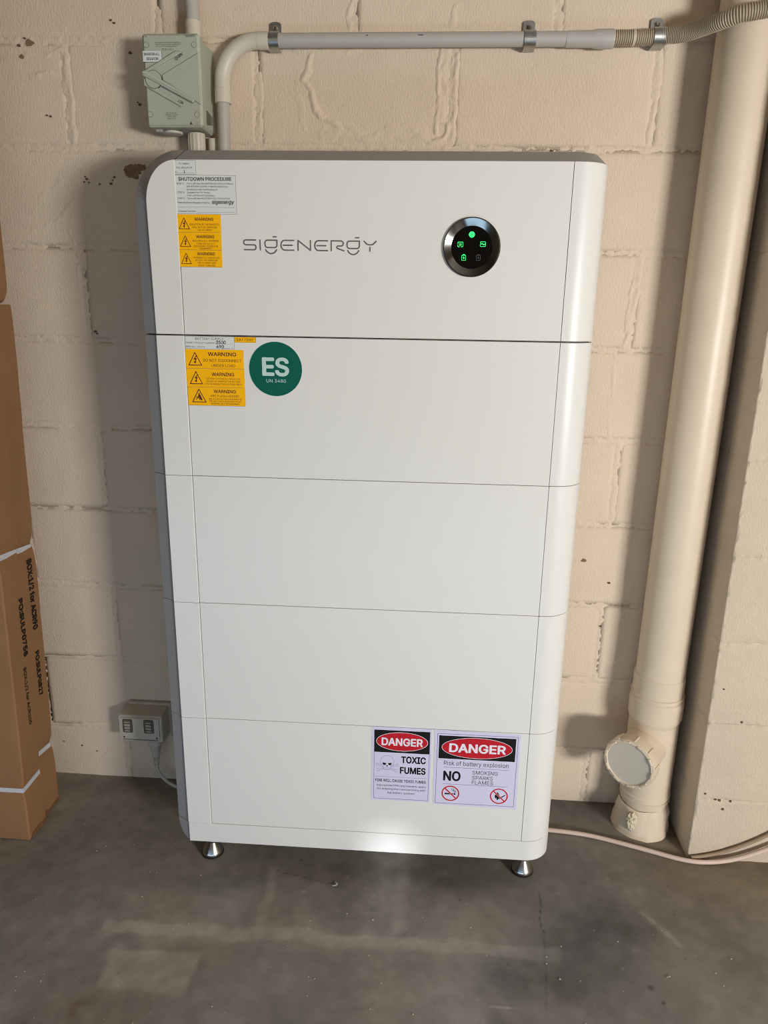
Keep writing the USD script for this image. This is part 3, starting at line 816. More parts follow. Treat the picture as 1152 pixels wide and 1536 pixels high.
obj('lettering', [text('BATTERY SUPPLY', .1012, 1.0722, .0038, yt, .0540, align='c'), text('SHORT CIRCUIT CURRENT', .0562, 1.0650, .0028, yt, .0560), text('MAX D.C. VOLTS', .0562, 1.0578, .0028, yt, .0350), flat(unary_union([line([(.1300, 1.0643), (.1400, 1.0643)], .0003), line([(.1280, 1.0572), (.1400, 1.0572)], .0003)]), yt, .0001), text('A', .1432, 1.0648, .0022, yt), text('V', .1432, 1.0577, .0022, yt)], INK, p)
obj('handwriting', [text('3500', .1130, 1.0648, .0060, yt, .0185, bold=True, shear=.1, d=.0002), text('490', .1135, 1.0572, .0058, yt, .0145, bold=True, shear=.1, d=.0002)], BLACK, p, label='black marker handwritten figures')
p = sheet('battery_label', .1490, .1893, 1.0684, 1.0784, YEL, 'small yellow sticker lettered BATTERY', DKRED)
obj('lettering', text('BATTERY', .1690, 1.0710, .0048, yt, .0325, align='c'), DKRED, p)
warning(.0540, .1648, 1.0189, 1.0545, .0718, 1.0245, .0265, .0250, [('WARNING', .1240, 1.0428, .0066, .0540, True), ('DO NOT DISCONNECT', .1240, 1.0320, .0050, .0730, False), ('UNDER LOAD', .1255, 1.0225, .0050, .0450, False)], 'upper yellow warning sticker about disconnecting under load')
warning(.0540, .1654, .9840, 1.0186, .0720, .9895, .0255, .0245, [('WARNING', .1240, 1.0055, .0062, .0430, True), ('BATTERY SYSTEM D.C. ISOLATORS', .1245, .9988, .0030, .0650, False), ('DO NOT DE-ENERGISE THE BATTERY', .1245, .9938, .0030, .0650, False), ('SYSTEM AND BATTERY SYSTEM CABLES', .1245, .9888, .0030, .0720, False)], 'middle yellow warning sticker about battery isolators')
warning(.0545, .1657, .9491, .9837, .0760, .9550, .0280, .0260, [('WARNING', .1262, .9735, .0060, .0430, True), ('ARC FLASH HAZARD', .1262, .9658, .0042, .0560, False), ('ARC FLASH HAZARD APPROPRIATE', .1265, .9606, .0029, .0640, False), ('PPE AND TOOLS REQUIRED WHILE', .1265, .9562, .0029, .0620, False), ('WORKING ON THIS EQUIPMENT', .1265, .9516, .0029, .0560, False)], 'lower yellow warning sticker about arc flash', 'flash')
EC = (.2251, 1.0206)
p = obj('round_label', flat(Point(EC).buffer(.0507, quad_segs=24), 0, .0003), TEAL, bc, label='round dark green sticker lettered ES')
obj('lettering', [text('ES', EC[0] + .0002, 1.0092, .0315, yt, .0515, bold=True, align='c'), text('UN 3480', EC[0] + .0008, .9958, .0062, yt, .0375, align='c')], MINT, p)
obj('border', flat(ring(Point(EC).buffer(.0505, quad_segs=24), .0005), yt, .0001), MINT, p)


def ellipse(cx, cz, rx, rz):
    return affinity.scale(Point(cx, cz).buffer(1, quad_segs=24), rx, rz)


# sign 1: toxic fumes
p = obj('danger_sign', flat(sbox(.4158, .0878, .5448, .2704), 0, .0005), LAV, bc, label='narrow DANGER sign warning of toxic fumes')
y2 = -.0005
obj('border', flat(unary_union([ring(sbox(.4214, .0920, .5408, .2625), .0009), line([(.4235, .1475), (.5365, .1478)], .0005)]), y2, .0001), PURP, p)
obj('header', flat(rrect(.4810, .2358, .1192, .0542, .0012), y2, .0001), BLACK, p)
obj('header_oval', flat(ellipse(.4812, .2360, .0555, .0228), y2 - .0001, .0001), RED, p)
obj('lettering', [flat(ring(ellipse(.4812, .2360, .0553, .0226), .0010), y2 - .0001, .0002), text('DANGER', .4815, .2268, .0172, y2 - .0002, .0890, bold=True, align='c')], SIGNW, p)
obj('lettering', [text('TOXIC', .5068, .1845, .0152, y2, .0535, bold=True, align='c'), text('FUMES', .5060, .1580, .0152, y2, .0560, bold=True, align='c'), text('FIRE WILL CAUSE TOXIC FUMES', .4800, .1352, .0064, y2, .1100, bold=True, align='c'),
                  text('Appropriate PPE requirements apply', .4816, .1240, .0046, y2, .1080, align='c'), text('for entering the room/working with', .4816, .1150, .0046, y2, .1060, align='c'), text('the battery systems', .4812, .1055, .0046, y2, .0600, align='c')], BLACK, p)
sc = (.4498, .1840)
cr = Polygon(arcpts(sc[0], sc[1] + .002, .0150, .0145, 200, -20, 24) + [(sc[0] + .0085, sc[1] - .0105), (sc[0] + .0072, sc[1] - .0170), (sc[0] - .0072, sc[1] - .0170), (sc[0] - .0085, sc[1] - .0105)])
bones = []
for s in (1, -1):
    a, b = (sc[0] - s * .022, sc[1] - .0060), (sc[0] + s * .0195, sc[1] - .0200)
    bones.append(unary_union([line([a, b], .0034)] + [Point(q[0] + u, q[1] + v).buffer(.0022) for q in (a, b) for u, v in ((0, .0016), (0, -.0016))]))
bo = unary_union(bones).difference(cr)
obj('skull_emblem', [flat(unary_union([ring(cr, .0006), ring(bo.buffer(-.0002), .0005), line([(sc[0] - .006, sc[1] - .0135), (sc[0] + .006, sc[1] - .0135)], .0005), line(arcpts(sc[0], sc[1] - .012, .0085, .0075, 215, 325, 8), .0005)]), y2, .0001)], PURP, p)
obj('skull_face', [flat(unary_union([Polygon([(sc[0] - .0095, sc[1] - .0018), (sc[0] - .0026, sc[1] - .0028), (sc[0] - .0040, sc[1] - .0062), (sc[0] - .0078, sc[1] - .0064)]).buffer(.0006), Polygon([(sc[0] + .0095, sc[1] - .0018), (sc[0] + .0026, sc[1] - .0028), (sc[0] + .0040, sc[1] - .0062), (sc[0] + .0078, sc[1] - .0064)]).buffer(.0006),
                                     Polygon([(sc[0], sc[1] - .0065), (sc[0] + .0026, sc[1] - .0105), (sc[0] + .0008, sc[1] - .0098), (sc[0], sc[1] - .0108), (sc[0] - .0008, sc[1] - .0098), (sc[0] - .0026, sc[1] - .0105)])]), y2, .00015)], BLACK, p)

# sign 2: battery explosion
p = obj('danger_sign', flat(Polygon([(.5500, .2706), (.7333, .2673), (.7340, .0820), (.5522, .0846)]), 0, .0005), LAV, bc, label='wide DANGER sign about battery explosion risk')
obj('border', flat(unary_union([ring(sbox(.5572, .0886, .7279, .2612), .0010), line([(.5722, .1794), (.7122, .1794)], .0008), line([(.5720, .1378), (.7122, .1376)], .0008)]), y2, .0001), PURP, p)
obj('header', flat(sbox(.5605, .2008, .7238, .2568), y2, .0001), BLACK, p)
obj('header_oval', flat(ellipse(.6420, .2290, .0752, .0250), y2 - .0001, .0001), RED, p)
obj('lettering', [flat(ring(ellipse(.6420, .2290, .0750, .0248), .0010), y2 - .0001, .0002), text('DANGER', .6430, .2185, .0196, y2 - .0002, .1210, bold=True, align='c')], SIGNW, p)
obj('lettering', [text('Risk of battery explosion', .6420, .1850, .0104, y2, .1385, align='c'), text('SMOKING', .6350, .1648, .0092, y2, .0545), text('SPARKS', .6348, .1522, .0092, y2, .0450), text('FLAMES', .6348, .1402, .0092, y2, .0460)], INK, p)
obj('lettering', text('NO', .5912, .1470, .0222, y2, .0375, bold=True, align='c'), BLACK, p)
for cx, cz, kind in ((.5896, .1142, 0), (.6950, .1134, 1)):
    o = Point(cx, cz).buffer(.0180, quad_segs=16)
    d = .0115
    if kind == 0:
        s = [sbox(cx - .0125, cz - .0030, cx + .0060, cz + .0006), sbox(cx + .0072, cz - .0030, cx + .0110, cz + .0006), line([(cx + .002, cz + .012), (cx + .004, cz + .008), (cx + .0075, cz + .006), (cx + .0085, cz + .002)], .0011), line([(cx + .006, cz + .0125), (cx + .0075, cz + .0085), (cx + .0112, cz + .006), (cx + .012, cz + .002)], .0011)]
    else:
        s = [Polygon([(cx - .0085, cz - .004), (cx - .0090, cz + .002), (cx - .0050, cz + .006), (cx - .0040, cz + .011), (cx - .0005, cz + .006), (cx + .0012, cz + .002), (cx + .0005, cz - .005), (cx - .003, cz - .0105), (cx - .0045, cz - .008), (cx - .0045, cz - .003), (cx - .0062, cz - .0065)]), line([(cx + .001, cz - .006), (cx + .0125, cz + .003)], .0022)]
    e = obj('prohibition_symbol', flat(unary_union(s).difference(line([(cx - d, cz + d), (cx + d, cz - d)], .0036)), y2, .0001), BLACK, p, label='no smoking symbol' if kind == 0 else 'no naked flames symbol')
    obj('prohibition_ring', flat(unary_union([ring(o, .0026), line([(cx - d, cz + d), (cx + d, cz - d)], .0026)]), y2 - .0001, .0001), RED, e)

# ================================================================== ISOLATOR SWITCH
YI = .220
iso = thing('isolator_switch', 'pale grey-green rotary isolator switch box with a lever on the wall above the cabinet', 'switch box', base=(-.015, W, 1.478))
IX0, IX1, IZ0, IZ1 = -.0725, .0425, 1.4800, 1.6470
obj('back_box', hull(*[np.array([[x, y, z] for x in (IX0 + o, IX1 - o) for z in (IZ0 + q, IZ1 - q)]) for y, o, q in ((W - .004, .000, .006), (W - .004, .006, .000), (YI + .030, .0035, .0075), (YI + .030, .0075, .0035))]), ISO, iso)
obj('cover', box(IX0, IX1, YI, YI + .031, IZ0, IZ1, .0045), ISO, iso)
gd = lambda pts, t, c, y=YI: slab(pts, y - t, t + .001, c)
obj('lever_guard', gd([(-.0730, 1.5790), (-.0720, 1.5735), (-.0375, 1.5905), (.0072, 1.6120), (.0045, 1.6150), (-.0055, 1.6150)], .0045, .0015), ISO, iso, label='upper raised guard beside the lever')
obj('lever_guard', gd([(-.0728, 1.5670), (-.0722, 1.5540), (.0003, 1.5160), (.0045, 1.5186), (.002, 1.5205), (-.060, 1.5530), (-.067, 1.5640)], .0045, .0012), ISO, iso, label='lower raised guard beside the lever')
obj('raised_field', gd([(-.034, 1.5735), (.0405, 1.6120), (.0405, 1.5200), (-.034, 1.5640)], .0030, .0010), ISO, iso)
kn = obj('rotary_knob', lathe([(0, 0), (.0160, 0), (.0160, .0050), (.0150, .0060), (0, .0060)], 40, (-.0520, YI, 1.5645), (0, -1, 0)), ISO, iso, smooth=30)
obj('knob_ring', lathe([(.0158, .0), (.0158, .0045), (.0168, .0045), (.0168, 0), (.0158, 0)], 40, (-.0520, YI, 1.5645), (0, -1, 0)), mat('isolator_line', (98, 98, 84), .6), kn)
obj('lever', slab([(-.0740, 1.5755), (-.0700, 1.5800), (-.0620, 1.5785), (.0280, 1.5290), (.0290, 1.5250), (.0255, 1.5225), (-.0725, 1.5705)], YI - .0085, .0065, .0018), ISO, kn)
obj('lever_ridge', slab([(-.0735, 1.5760), (-.0690, 1.5790), (-.0600, 1.5775), (.0160, 1.5345), (.0135, 1.5325)], YI - .0096, .003, .0010), mat('isolator_light', (182, 186, 170), .45), kn)
for x, z in ((-.0636, 1.6262), (.0324, 1.6262), (-.0640, 1.5030), (.0320, 1.5024)):
    s = obj('screw_cap', lathe([(0, 0), (.0052, 0), (.0052, .0004), (.0044, .0008), (.0040, .0002), (0, .0002)], 24, (x, YI, z), (0, -1, 0)), ISO, iso)
    obj('rim', lathe([(.0050, 0), (.0050, .0005), (.0055, .0005), (.0055, 0), (.0050, 0)], 24, (x, YI, z), (0, -1, 0)), MATS['isolator_line'], s)
p = obj('name_label', flat(sbox(-.0716, 1.5964, -.0338, 1.6156), YI, .0008), PAPER, iso, label='white label lettered INVERTER A.C. ISOLATOR')
obj('lettering', [text('INVERTER A.C.', -.0536, 1.6078, .0042, YI - .0008, .0320, bold=True, align='c'), text('ISOLATOR', -.0528, 1.5998, .0042, YI - .0008, .0240, bold=True, align='c')], BLACK, p)
obj('label_edge', flat(unary_union([sbox(-.0716, 1.5958, -.0333, 1.5966), sbox(-.0341, 1.5958, -.0333, 1.6156)]), YI, .0006), BLACK, p)
for q_ in [text('IP66', -.0704, 1.6395, .0030, YI, .0095), text('10A250V~', .0155, 1.6398, .0034, YI, .0195, bold=True), text('Do not open cover before switching to', -.0454, 1.6295, .0022, YI, .051), text('the OFF position and isolating the', -.0454, 1.6262, .0022, YI, .050), text('source of all supply before', -.0445, 1.6229, .0022, YI, .0430),
                          text('S116-40-L', -.0325, 1.6170, .0034, YI, .0240), text('A.C. ISOLATOR', -.0210, 1.5044, .0022, YI, .0210, align='c'), text('SUPPLY I 10 40A', -.0210, 1.5010, .0022, YI, .0270, align='c'), text('250V 63A', -.0212, 1.4976, .0022, YI, .0170, align='c'), text('500V 40A', -.0212, 1.4942, .0022, YI, .0170, align='c'),
                          text('~ 13', .0252, 1.4858, .0026, YI, .0075)]:
    obj('printed_lettering', q_, INK, iso)
obj('hazard_mark', flat(Polygon([(.0150, 1.4846), (.0218, 1.4846), (.0184, 1.4902)]), YI, .0002), INK, iso)
obj('off_symbol', flat(ring(Point(-.0035, 1.6015).buffer(.0026), .0009), YI - .0030, .0003), INK, iso)
obj('off_lettering', text('OFF', .0008, 1.6025, .0045, YI - .0030, .0105, bold=True, rot=.46), BLACK, iso)
obj('on_lettering', text('I ON', -.0063, 1.5262, .0042, YI - .0002, .0110, bold=True, rot=-.50), BLACK, iso)
obj('vent', [box(IX1 - .0030, IX1 + .0001, .258 + .0085 * k, .2598 + .0085 * k, 1.492 + .0015 * k, 1.518 - .001 * k) for k in range(5)], MATS['isolator_line'], iso)
obj('locking_screw', box(-.0635, -.0500, .242, .254, 1.4760, 1.4835, .0015), ROCK, iso)
obj('blanking_plug', lathe([(0, 0), (.0150, 0), (.0195, .0015), (.0195, .0055), (.0160, .0070), (0, .0070)], 32, (-.033, .262, 1.4735), (0, 0, 1)), CAPM, iso, smooth=30)

# ================================================================== CONDUITS AND CLAMPS
YC = .286
v1 = thing('conduit_pipe', 'short vertical grey conduit running up from the top of the isolator box', 'conduit', base=(.0135, YC, 1.647))
obj('pipe', cyl((.0125, YC, 1.672), (.0105, YC, 1.95), .0135, 28), PVC, v1, smooth=30)
obj('socket', lathe([(0, 0), (.0168, 0), (.0168, .010), (.0155, .012), (.0155, .040), (.0145, .0415), (0, .0415)], 28, (.0120, YC, 1.6475)), CREAM, v1, smooth=30)
v2 = thing('conduit_stub', 'short ribbed conduit coupling between isolator box and cabinet top', 'conduit', base=(.0115, YC, 1.395))
prof = [(0, 1.400)]
for k in range(3):
    prof += [(.0185, 1.402 + k * .0), (.0185, 1.402 + .0), ]
obj('socket', lathe([(0, 1.402), (.0175, 1.402), (.0175, 1.4795), (0, 1.4795)], 28, (.0105, YC - .006, 0)), CREAM, v2, smooth=30)
obj('rib', [box(.0105 + .0175 * math.sin(a) - .001, .0105 + .0175 * math.sin(a) + .001, YC - .006 - .0185 * math.cos(a), YC - .006 - .0165 * math.cos(a), 1.404, 1.478) for a in (-.9, -.5, -.1, .3, .7)], CREAM, v2)
obj('pipe', cyl((.0395, W - .0125, 1.38), (.0395, W - .0125, 1.474), .0115, 20), CREAM, v2, smooth=30)

hc = thing('conduit_elbow_run', 'grey horizontal conduit turning down through a cream elbow to the cabinet', 'conduit', base=(.0685, YC, 1.40))
ZC = 1.6530
obj('drop_pipe', cyl((.0655, YC, 1.39), (.0683, YC, 1.545), .0128, 28), PVC, hc, smooth=30)
obj('pipe', cyl((.135, YC, ZC), (.79, YC, ZC + .0005), .0136, 28), PVC, hc, smooth=30)
el = [(.0682, YC, 1.538), (.0685, YC, 1.566)] + [(.0685 + .075 * (1 - math.cos(a)), YC, 1.578 + .075 * math.sin(a)) for a in np.radians(np.linspace(0, 90, 16))] + [(.150, YC, ZC), (.1675, YC, ZC)]
for x_, l_ in ((.366, .004), (.470, .010), (.345, .02)):
    obj('scuff', box(x_, x_ + l_, YC - .0139, YC - .0120, ZC + .004, ZC + .0052), INK if l_ < .015 else PVC, hc)
eb = obj('elbow', tube(el, [.0162, .0162] + [.0156] * 16 + [.0156, .0156], 28), CREAM, hc, smooth=40)
for lip in (lathe([(.0150, 0), (.0170, 0), (.0170, .0250), (.0155, .0265), (.0150, 0)], 28, (.0682, YC, 1.5385)), lathe([(.0140, 0), (.0164, 0), (.0164, .0225), (.0150, .0240), (.0140, 0)], 28, (.1450, YC, ZC), (1, 0, 0))):
    obj('socket_lip', lip, CREAM, eb, smooth=30)
obj('coupling', lathe([(0, 0), (.0140, 0), (.0148, .006), (.0150, .052), (.0172, .060), (.0174, .090), (.0166, .094), (0, .094)], 32, (.762, YC, ZC), (1, 0, 0)), PVC, hc, smooth=28, label='grey flared coupling at the end of the run')

hose = thing('flexible_conduit', 'beige corrugated flexible conduit crossing in front of the drain pipe top', 'conduit', base=(.852, YC, 1.64))
hp = spline([(.850, YC, 1.6545), (.895, YC, 1.6550), (.932, YC - .001, 1.6560), (.964, .279, 1.6565), (.990, .258, 1.6545), (1.012, .225, 1.6540), (1.032, .190, 1.6530), (1.055, .170, 1.6560), (1.090, .162, 1.6600), (1.130, .150, 1.6640), (1.165, .118, 1.667), (1.22, .103, 1.669), (1.40, .103, 1.67), (1.565, .104, 1.67), (1.600, .135, 1.67), (1.602, .22, 1.67), (1.602, .300, 1.67)], 1700)
arcl = np.r_[0, np.cumsum(np.linalg.norm(np.diff(hp, axis=0), axis=1))]
obj('corrugated_tube', tube(hp, .0137 + .0012 * np.tanh(3 * np.sin(arcl / .0041 * 2 * np.pi)), 22), mat('hose_plastic', (178, 164, 142), .5), hose, smooth=True)
obj('cuff', cyl((.8915, YC, 1.6550), (.8960, YC, 1.6551), .0150, 28), mat('hose_cuff', (196, 184, 164), .5), hose, smooth=30)

for k, (x, lab) in enumerate(((.1765, 'galvanised pipe clamp nearest the cream elbow'), (.6915, 'galvanised pipe clamp on the straight conduit near its coupling'), (.9430, 'galvanised pipe clamp holding the corrugated conduit'))):
    zc, rr, w2 = (ZC, .0142, .0115) if k < 2 else (1.6562, .0152, .0118)
    cl = thing('pipe_clamp', lab, 'clamp', base=(x, W, zc), group='pipe clamps along the conduit')
    tab = unary_union([sbox(-w2, zc + rr - .003, w2, zc + .0355), ellipse(0, zc + .0355, w2, .0055)])
    obj('tab', flat(affinity.translate(tab, x, 0), W - .0035, .0016), ZINC, cl)
    ang = np.radians(np.linspace(100, 270, 26))
    pts = [(x, W - .004, zc + .034 * 0 + rr + .006), ] if False else []
    sec = [(W - .0045, zc + rr + .004)] + [(YC + (rr + .001) * math.cos(t), zc + (rr + .001) * math.sin(t)) for t in ang] + [(W - .006, zc - rr - .001)]
    st = LineString(sec).buffer(.0008, cap_style=2, join_style=1, quad_segs=3)
    e = trimesh.creation.extrude_polygon(st, 2 * w2, engine='earcut'); v = e.vertices
    e.vertices = np.column_stack([x - w2 + v[:, 2], v[:, 0], v[:, 1]]); trimesh.repair.fix_normals(e)
    obj('saddle', e, ZINC, cl, smooth=40)
    obj('screw', lathe([(0, 0), (.0058, 0), (.0060, .0010), (.0042, .0022), (.0040, .0050), (.0028, .0060), (0, .0060)], 6, (x, W - .0050, zc + .0290), (0, -1, 0)), STEEL, cl)
    obj('washer', lathe([(0, 0), (.0072, 0), (.0072, .0010), (0, .0010)], 24, (x, W - .0050, zc + .0290), (0, -1, 0)), ZINC, cl)

# ================================================================== DRAIN PIPE
dp = thing('drain_pipe', 'large cream painted plastic drain pipe with a capped inspection branch in the wall corner', 'pipe', base=(1.098, .245, F))
PXC, PYC = 1.0985, .2465
lean = lambda z: (PXC - .010 * (1.45 - z) / 1.5, PYC)
pc = lambda z: (*lean(z), z)
obj('pipe', cyl(pc(.225), (PXC + .006, PYC, 2.5), .0565, 48), DRAIN, dp, smooth=30)
x, y = lean(.2)
so = obj('socket', lathe([(0, .176), (.0575, .176), (.0605, .186), (.0625, .192), (.0630, .232), (.0622, .240), (.0590, .243), (.0590, .247), (.0622, .249), (.0622, .2525), (.0588, .2545), (.0590, .256), (.0590, .298), (.0570, .3005), (0, .3005)], 48, (x, y, 0)), DRAIN, dp, smooth=25, label='wide socket collar with two ridges')
obj('tee_body', lathe([(0, -.06), (.0580, -.06), (.0580, -.0385), (.0602, -.0365), (.0602, -.0315), (.0574, -.0300), (.0574, -.0255), (.0602, -.0240), (.0602, -.018), (.0585, -.016), (.0585, .178), (0, .178)], 48, (x, y, 0)), DRAIN, dp, smooth=25)
# branch, square to the pipe, turned towards the room and left
ax = np.array([-.60, -.80, 0]); ax /= np.linalg.norm(ax)
bo_ = np.array([x - .002, y, .1165])
obj('branch', lathe([(0, 0), (.0500, 0), (.0500, .082), (.0535, .086), (.0540, .104), (0, .104)], 48, bo_, ax), DRAIN, dp, smooth=28)
cp = obj('inspection_cap', lathe([(0, .098), (.0595, .098), (.0610, .102), (.0610, .130), (.0595, .1335), (.0530, .1350), (.0520, .1325), (.0510, .1315), (0, .1315)], 56, bo_, ax), DRAIN, dp, smooth=25, label='round screw cap of the inspection branch')
obj('cap_face', lathe([(0, .1310), (.0508, .1310), (.0508, .1323), (0, .1325)], 48, bo_, ax), CAPM, cp, smooth=25)
T = trimesh.geometry.align_vectors([0, 0, 1], ax); T[:3, 3] = bo_
lugs = []
for k in range(10):
    a = k * 2 * math.pi / 10 + .2
    b = box(-.0020, .0020, .0590, .0632, .104, .1320, .001)
    b.apply_transform(trimesh.transformations.rotation_matrix(a, [0, 0, 1])); b.apply_transform(T); lugs.append(b)
    b = box(-.0085, .0085, .0530, .0580, .1320, .1372, .001)
    b.apply_transform(trimesh.transformations.rotation_matrix(a + .3, [0, 0, 1])); b.apply_transform(T); lugs.append(b)
obj('cap_lug', lugs, DRAIN, cp)
# mortar collar at the floor with a dab of foam
a = np.linspace(0, 2 * np.pi, 64, endpoint=False)
rows = []
for z, r in ((F - .005, .0720), (F + .005, .0705), (F + .018, .0675), (F + .036, .0650), (F + .054, .0625), (F + .066, .0590), (F + .070, .0560)):
    q = np.stack([np.cos(a) * 2, np.sin(a) * 2, 0 * a + z * 30], -1)
    rr = r + .014 * (meshkit.fbm(q, 3, 91) - .5) * (r > .058)
    rows.append(np.column_stack([x - .004 + rr * np.cos(a), y - .004 + rr * np.sin(a), np.full(64, z) + .010 * (meshkit.noise(q, 93) - .5) * (z > 0 - .08)]))
rows = np.array(rows); rows = np.concatenate([rows, rows[:, :1]], 1)
col = gridmesh(rows)
if np.mean(np.einsum('ij,ij->i', col.face_normals, col.triangles_center - [x, y, F])) < 0:
    col.invert()
obj('mortar_collar', col, DRAIN, dp, smooth=True, label='lumpy mortar collar where the pipe meets the floor')
ic = trimesh.creation.icosphere(4, 1.0)
n = meshkit.fbm(ic.vertices * 4.5, 4, 95)
ic.vertices = ic.vertices * (.55 + .9 * n)[:, None] * [.013, .010, .025] + [1.046, .1835, -.073]
obj('foam_dab', ic, FOAM, dp, smooth=True, label='crusty dab of yellowish foam on the collar')

# ================================================================== POWER OUTLET AND CORD
po = thing('power_outlet', 'double power outlet box with two switches low on the wall behind the cabinet', 'power outlet', base=(-.204, W, .033))
OX0, OX1 = -.2625, -.1465
obj('mounting_plate', box(OX0 + .006, OX1 + .006, W - .014, W, .020, .118, .003), GPO, po)
obj('housing', hull(np.array([[xx, yy, zz] for xx in (OX0 + .002, OX1 - .002) for yy, zz in ((W - .012, .114), (.256, .108), (.2515, .104), (.2500, .036), (.254, .033), (W - .012, .030))] + [[xx, yy, zz] for xx in (OX0, OX1) for yy, zz in ((W - .012, .111), (.257, .105), (.253, .037), (W - .012, .033))])), GPO, po)
fp = obj('face_plate', hull(np.array([[xx, yy, zz] for xx in (OX0 + .008, OX1 - .008) for yy, zz in ((.2485, .103), (.2525, .103), (.2470, .042), (.2510, .042))])), GPO, po)
obj('lower_groove', box(OX0 + .010, OX1 - .012, .2468, .2500, .0408, .0430), GPOD, fp)
for cx in (-.2375, -.1815):
    rc = obj('switch_recess', hull(np.array([[cx + sx * .0135, .2462 + dy, zz] for sx in (-1, 1) for dy, zz in ((0.0022, .098), (.004, .098), (.0012, .064), (.0035, .064))] + [[cx + sx * .0115, .2462 + dy, zz] for sx in (-1, 1) for dy, zz in ((0.0022, .1005), (.004, .1005), (.0010, .0615), (.0035, .0615))])), GPOD, fp)
    for q, zz in enumerate((.0925, .0845, .0760, .0680)):
        obj('switch_rocker', box(cx - .0072, cx + .0072, .2440, .2490, zz - (.0018 if q in (0, 3) else .0032), zz + (.0018 if q in (0, 3) else .0032), .0008), ROCK, rc)
for cx, zz in ((-.2485, .0525), (-.1620, .0525)):
    obj('fixing_screw', lathe([(0, 0), (.0026, 0), (.0026, .0012), (0, .0014)], 16, (cx, .2475, zz - .004), (0, -1, 0)), GPOD, fp)
co = thing('plug_lead', 'cream plug and cord hanging under the wall outlet', 'plug and cord', base=(-.176, .268, .0))
obj('plug', lathe([(0, .0340), (.0190, .0335), (.0195, .0250), (.0190, .0180), (.0150, .0130), (.0125, .0000), (.0112, -.0080), (.0105, -.0180), (0, -.0185)], 28, (-.1765, .270, 0)), GPO, co, smooth=28)
obj('strain_relief', lathe([(0, -.017)] + [q for k in range(6) for q in ((.0088 - .0004 * k, -.018 - .0052 * k), (.0088 - .0004 * k, -.0208 - .0052 * k), (.0066 - .0002 * k, -.0210 - .0052 * k), (.0066 - .0002 * k, -.0228 - .0052 * k))] + [(0, -.050)], 20, (-.1768, .270, 0)), GPO, co, smooth=28)
obj('cord', tube(spline([(-.1768, .270, -.045), (-.1760, .270, -.060), (-.166, .270, -.082), (-.145, .268, -.100), (-.115, .266, -.1125), (-.06, .272, -.1155), (.05, .275, -.1155)], 50), .0042, 12), GPO, co, smooth=True)

# ================================================================== CABLES ON THE FLOOR AT THE RIGHT
fc_ = thing('floor_cable', 'pale pink cable snaking from behind the cabinet across the floor to the pier', 'cable', base=(1.0, .17, F))
zf = F + .0052
obj('cable', tube(spline([(.60, .205, zf), (.72, .196, zf), (.843, .187, zf), (.90, .182, zf), (.95, .174, zf), (1.005, .158, zf), (1.065, .138, zf), (1.118, .1195, zf), (1.162, .107, zf), (1.205, .1045, zf + .001), (1.26, .106, zf + .010), (1.33, .108, zf + .040), (1.42, .109, zf + .10), (1.50, .108, zf + .18), (1.565, .108, zf + .24), (1.595, .130, zf + .27), (1.597, .22, zf + .29), (1.597, .309, zf + .29)], 180), .0054, 14), PINK, fc_, smooth=True)
f2 = thing('floor_cable', 'brownish cable rising along the foot of the pier above the pink one', 'cable', base=(1.26, .114, F))
obj('cable', tube(spline([(1.172, .1165, zf + .002), (1.195, .1165, zf + .0065), (1.235, .1165, zf + .019), (1.28, .1165, zf + .040), (1.335, .1165, zf + .074), (1.40, .1165, zf + .13), (1.48, .1150, zf + .21), (1.560, .1130, zf + .28), (1.588, .130, zf + .305), (1.590, .22, zf + .32), (1.590, .309, zf + .32)], 100), .0042, 12), BROWN, f2, smooth=True)

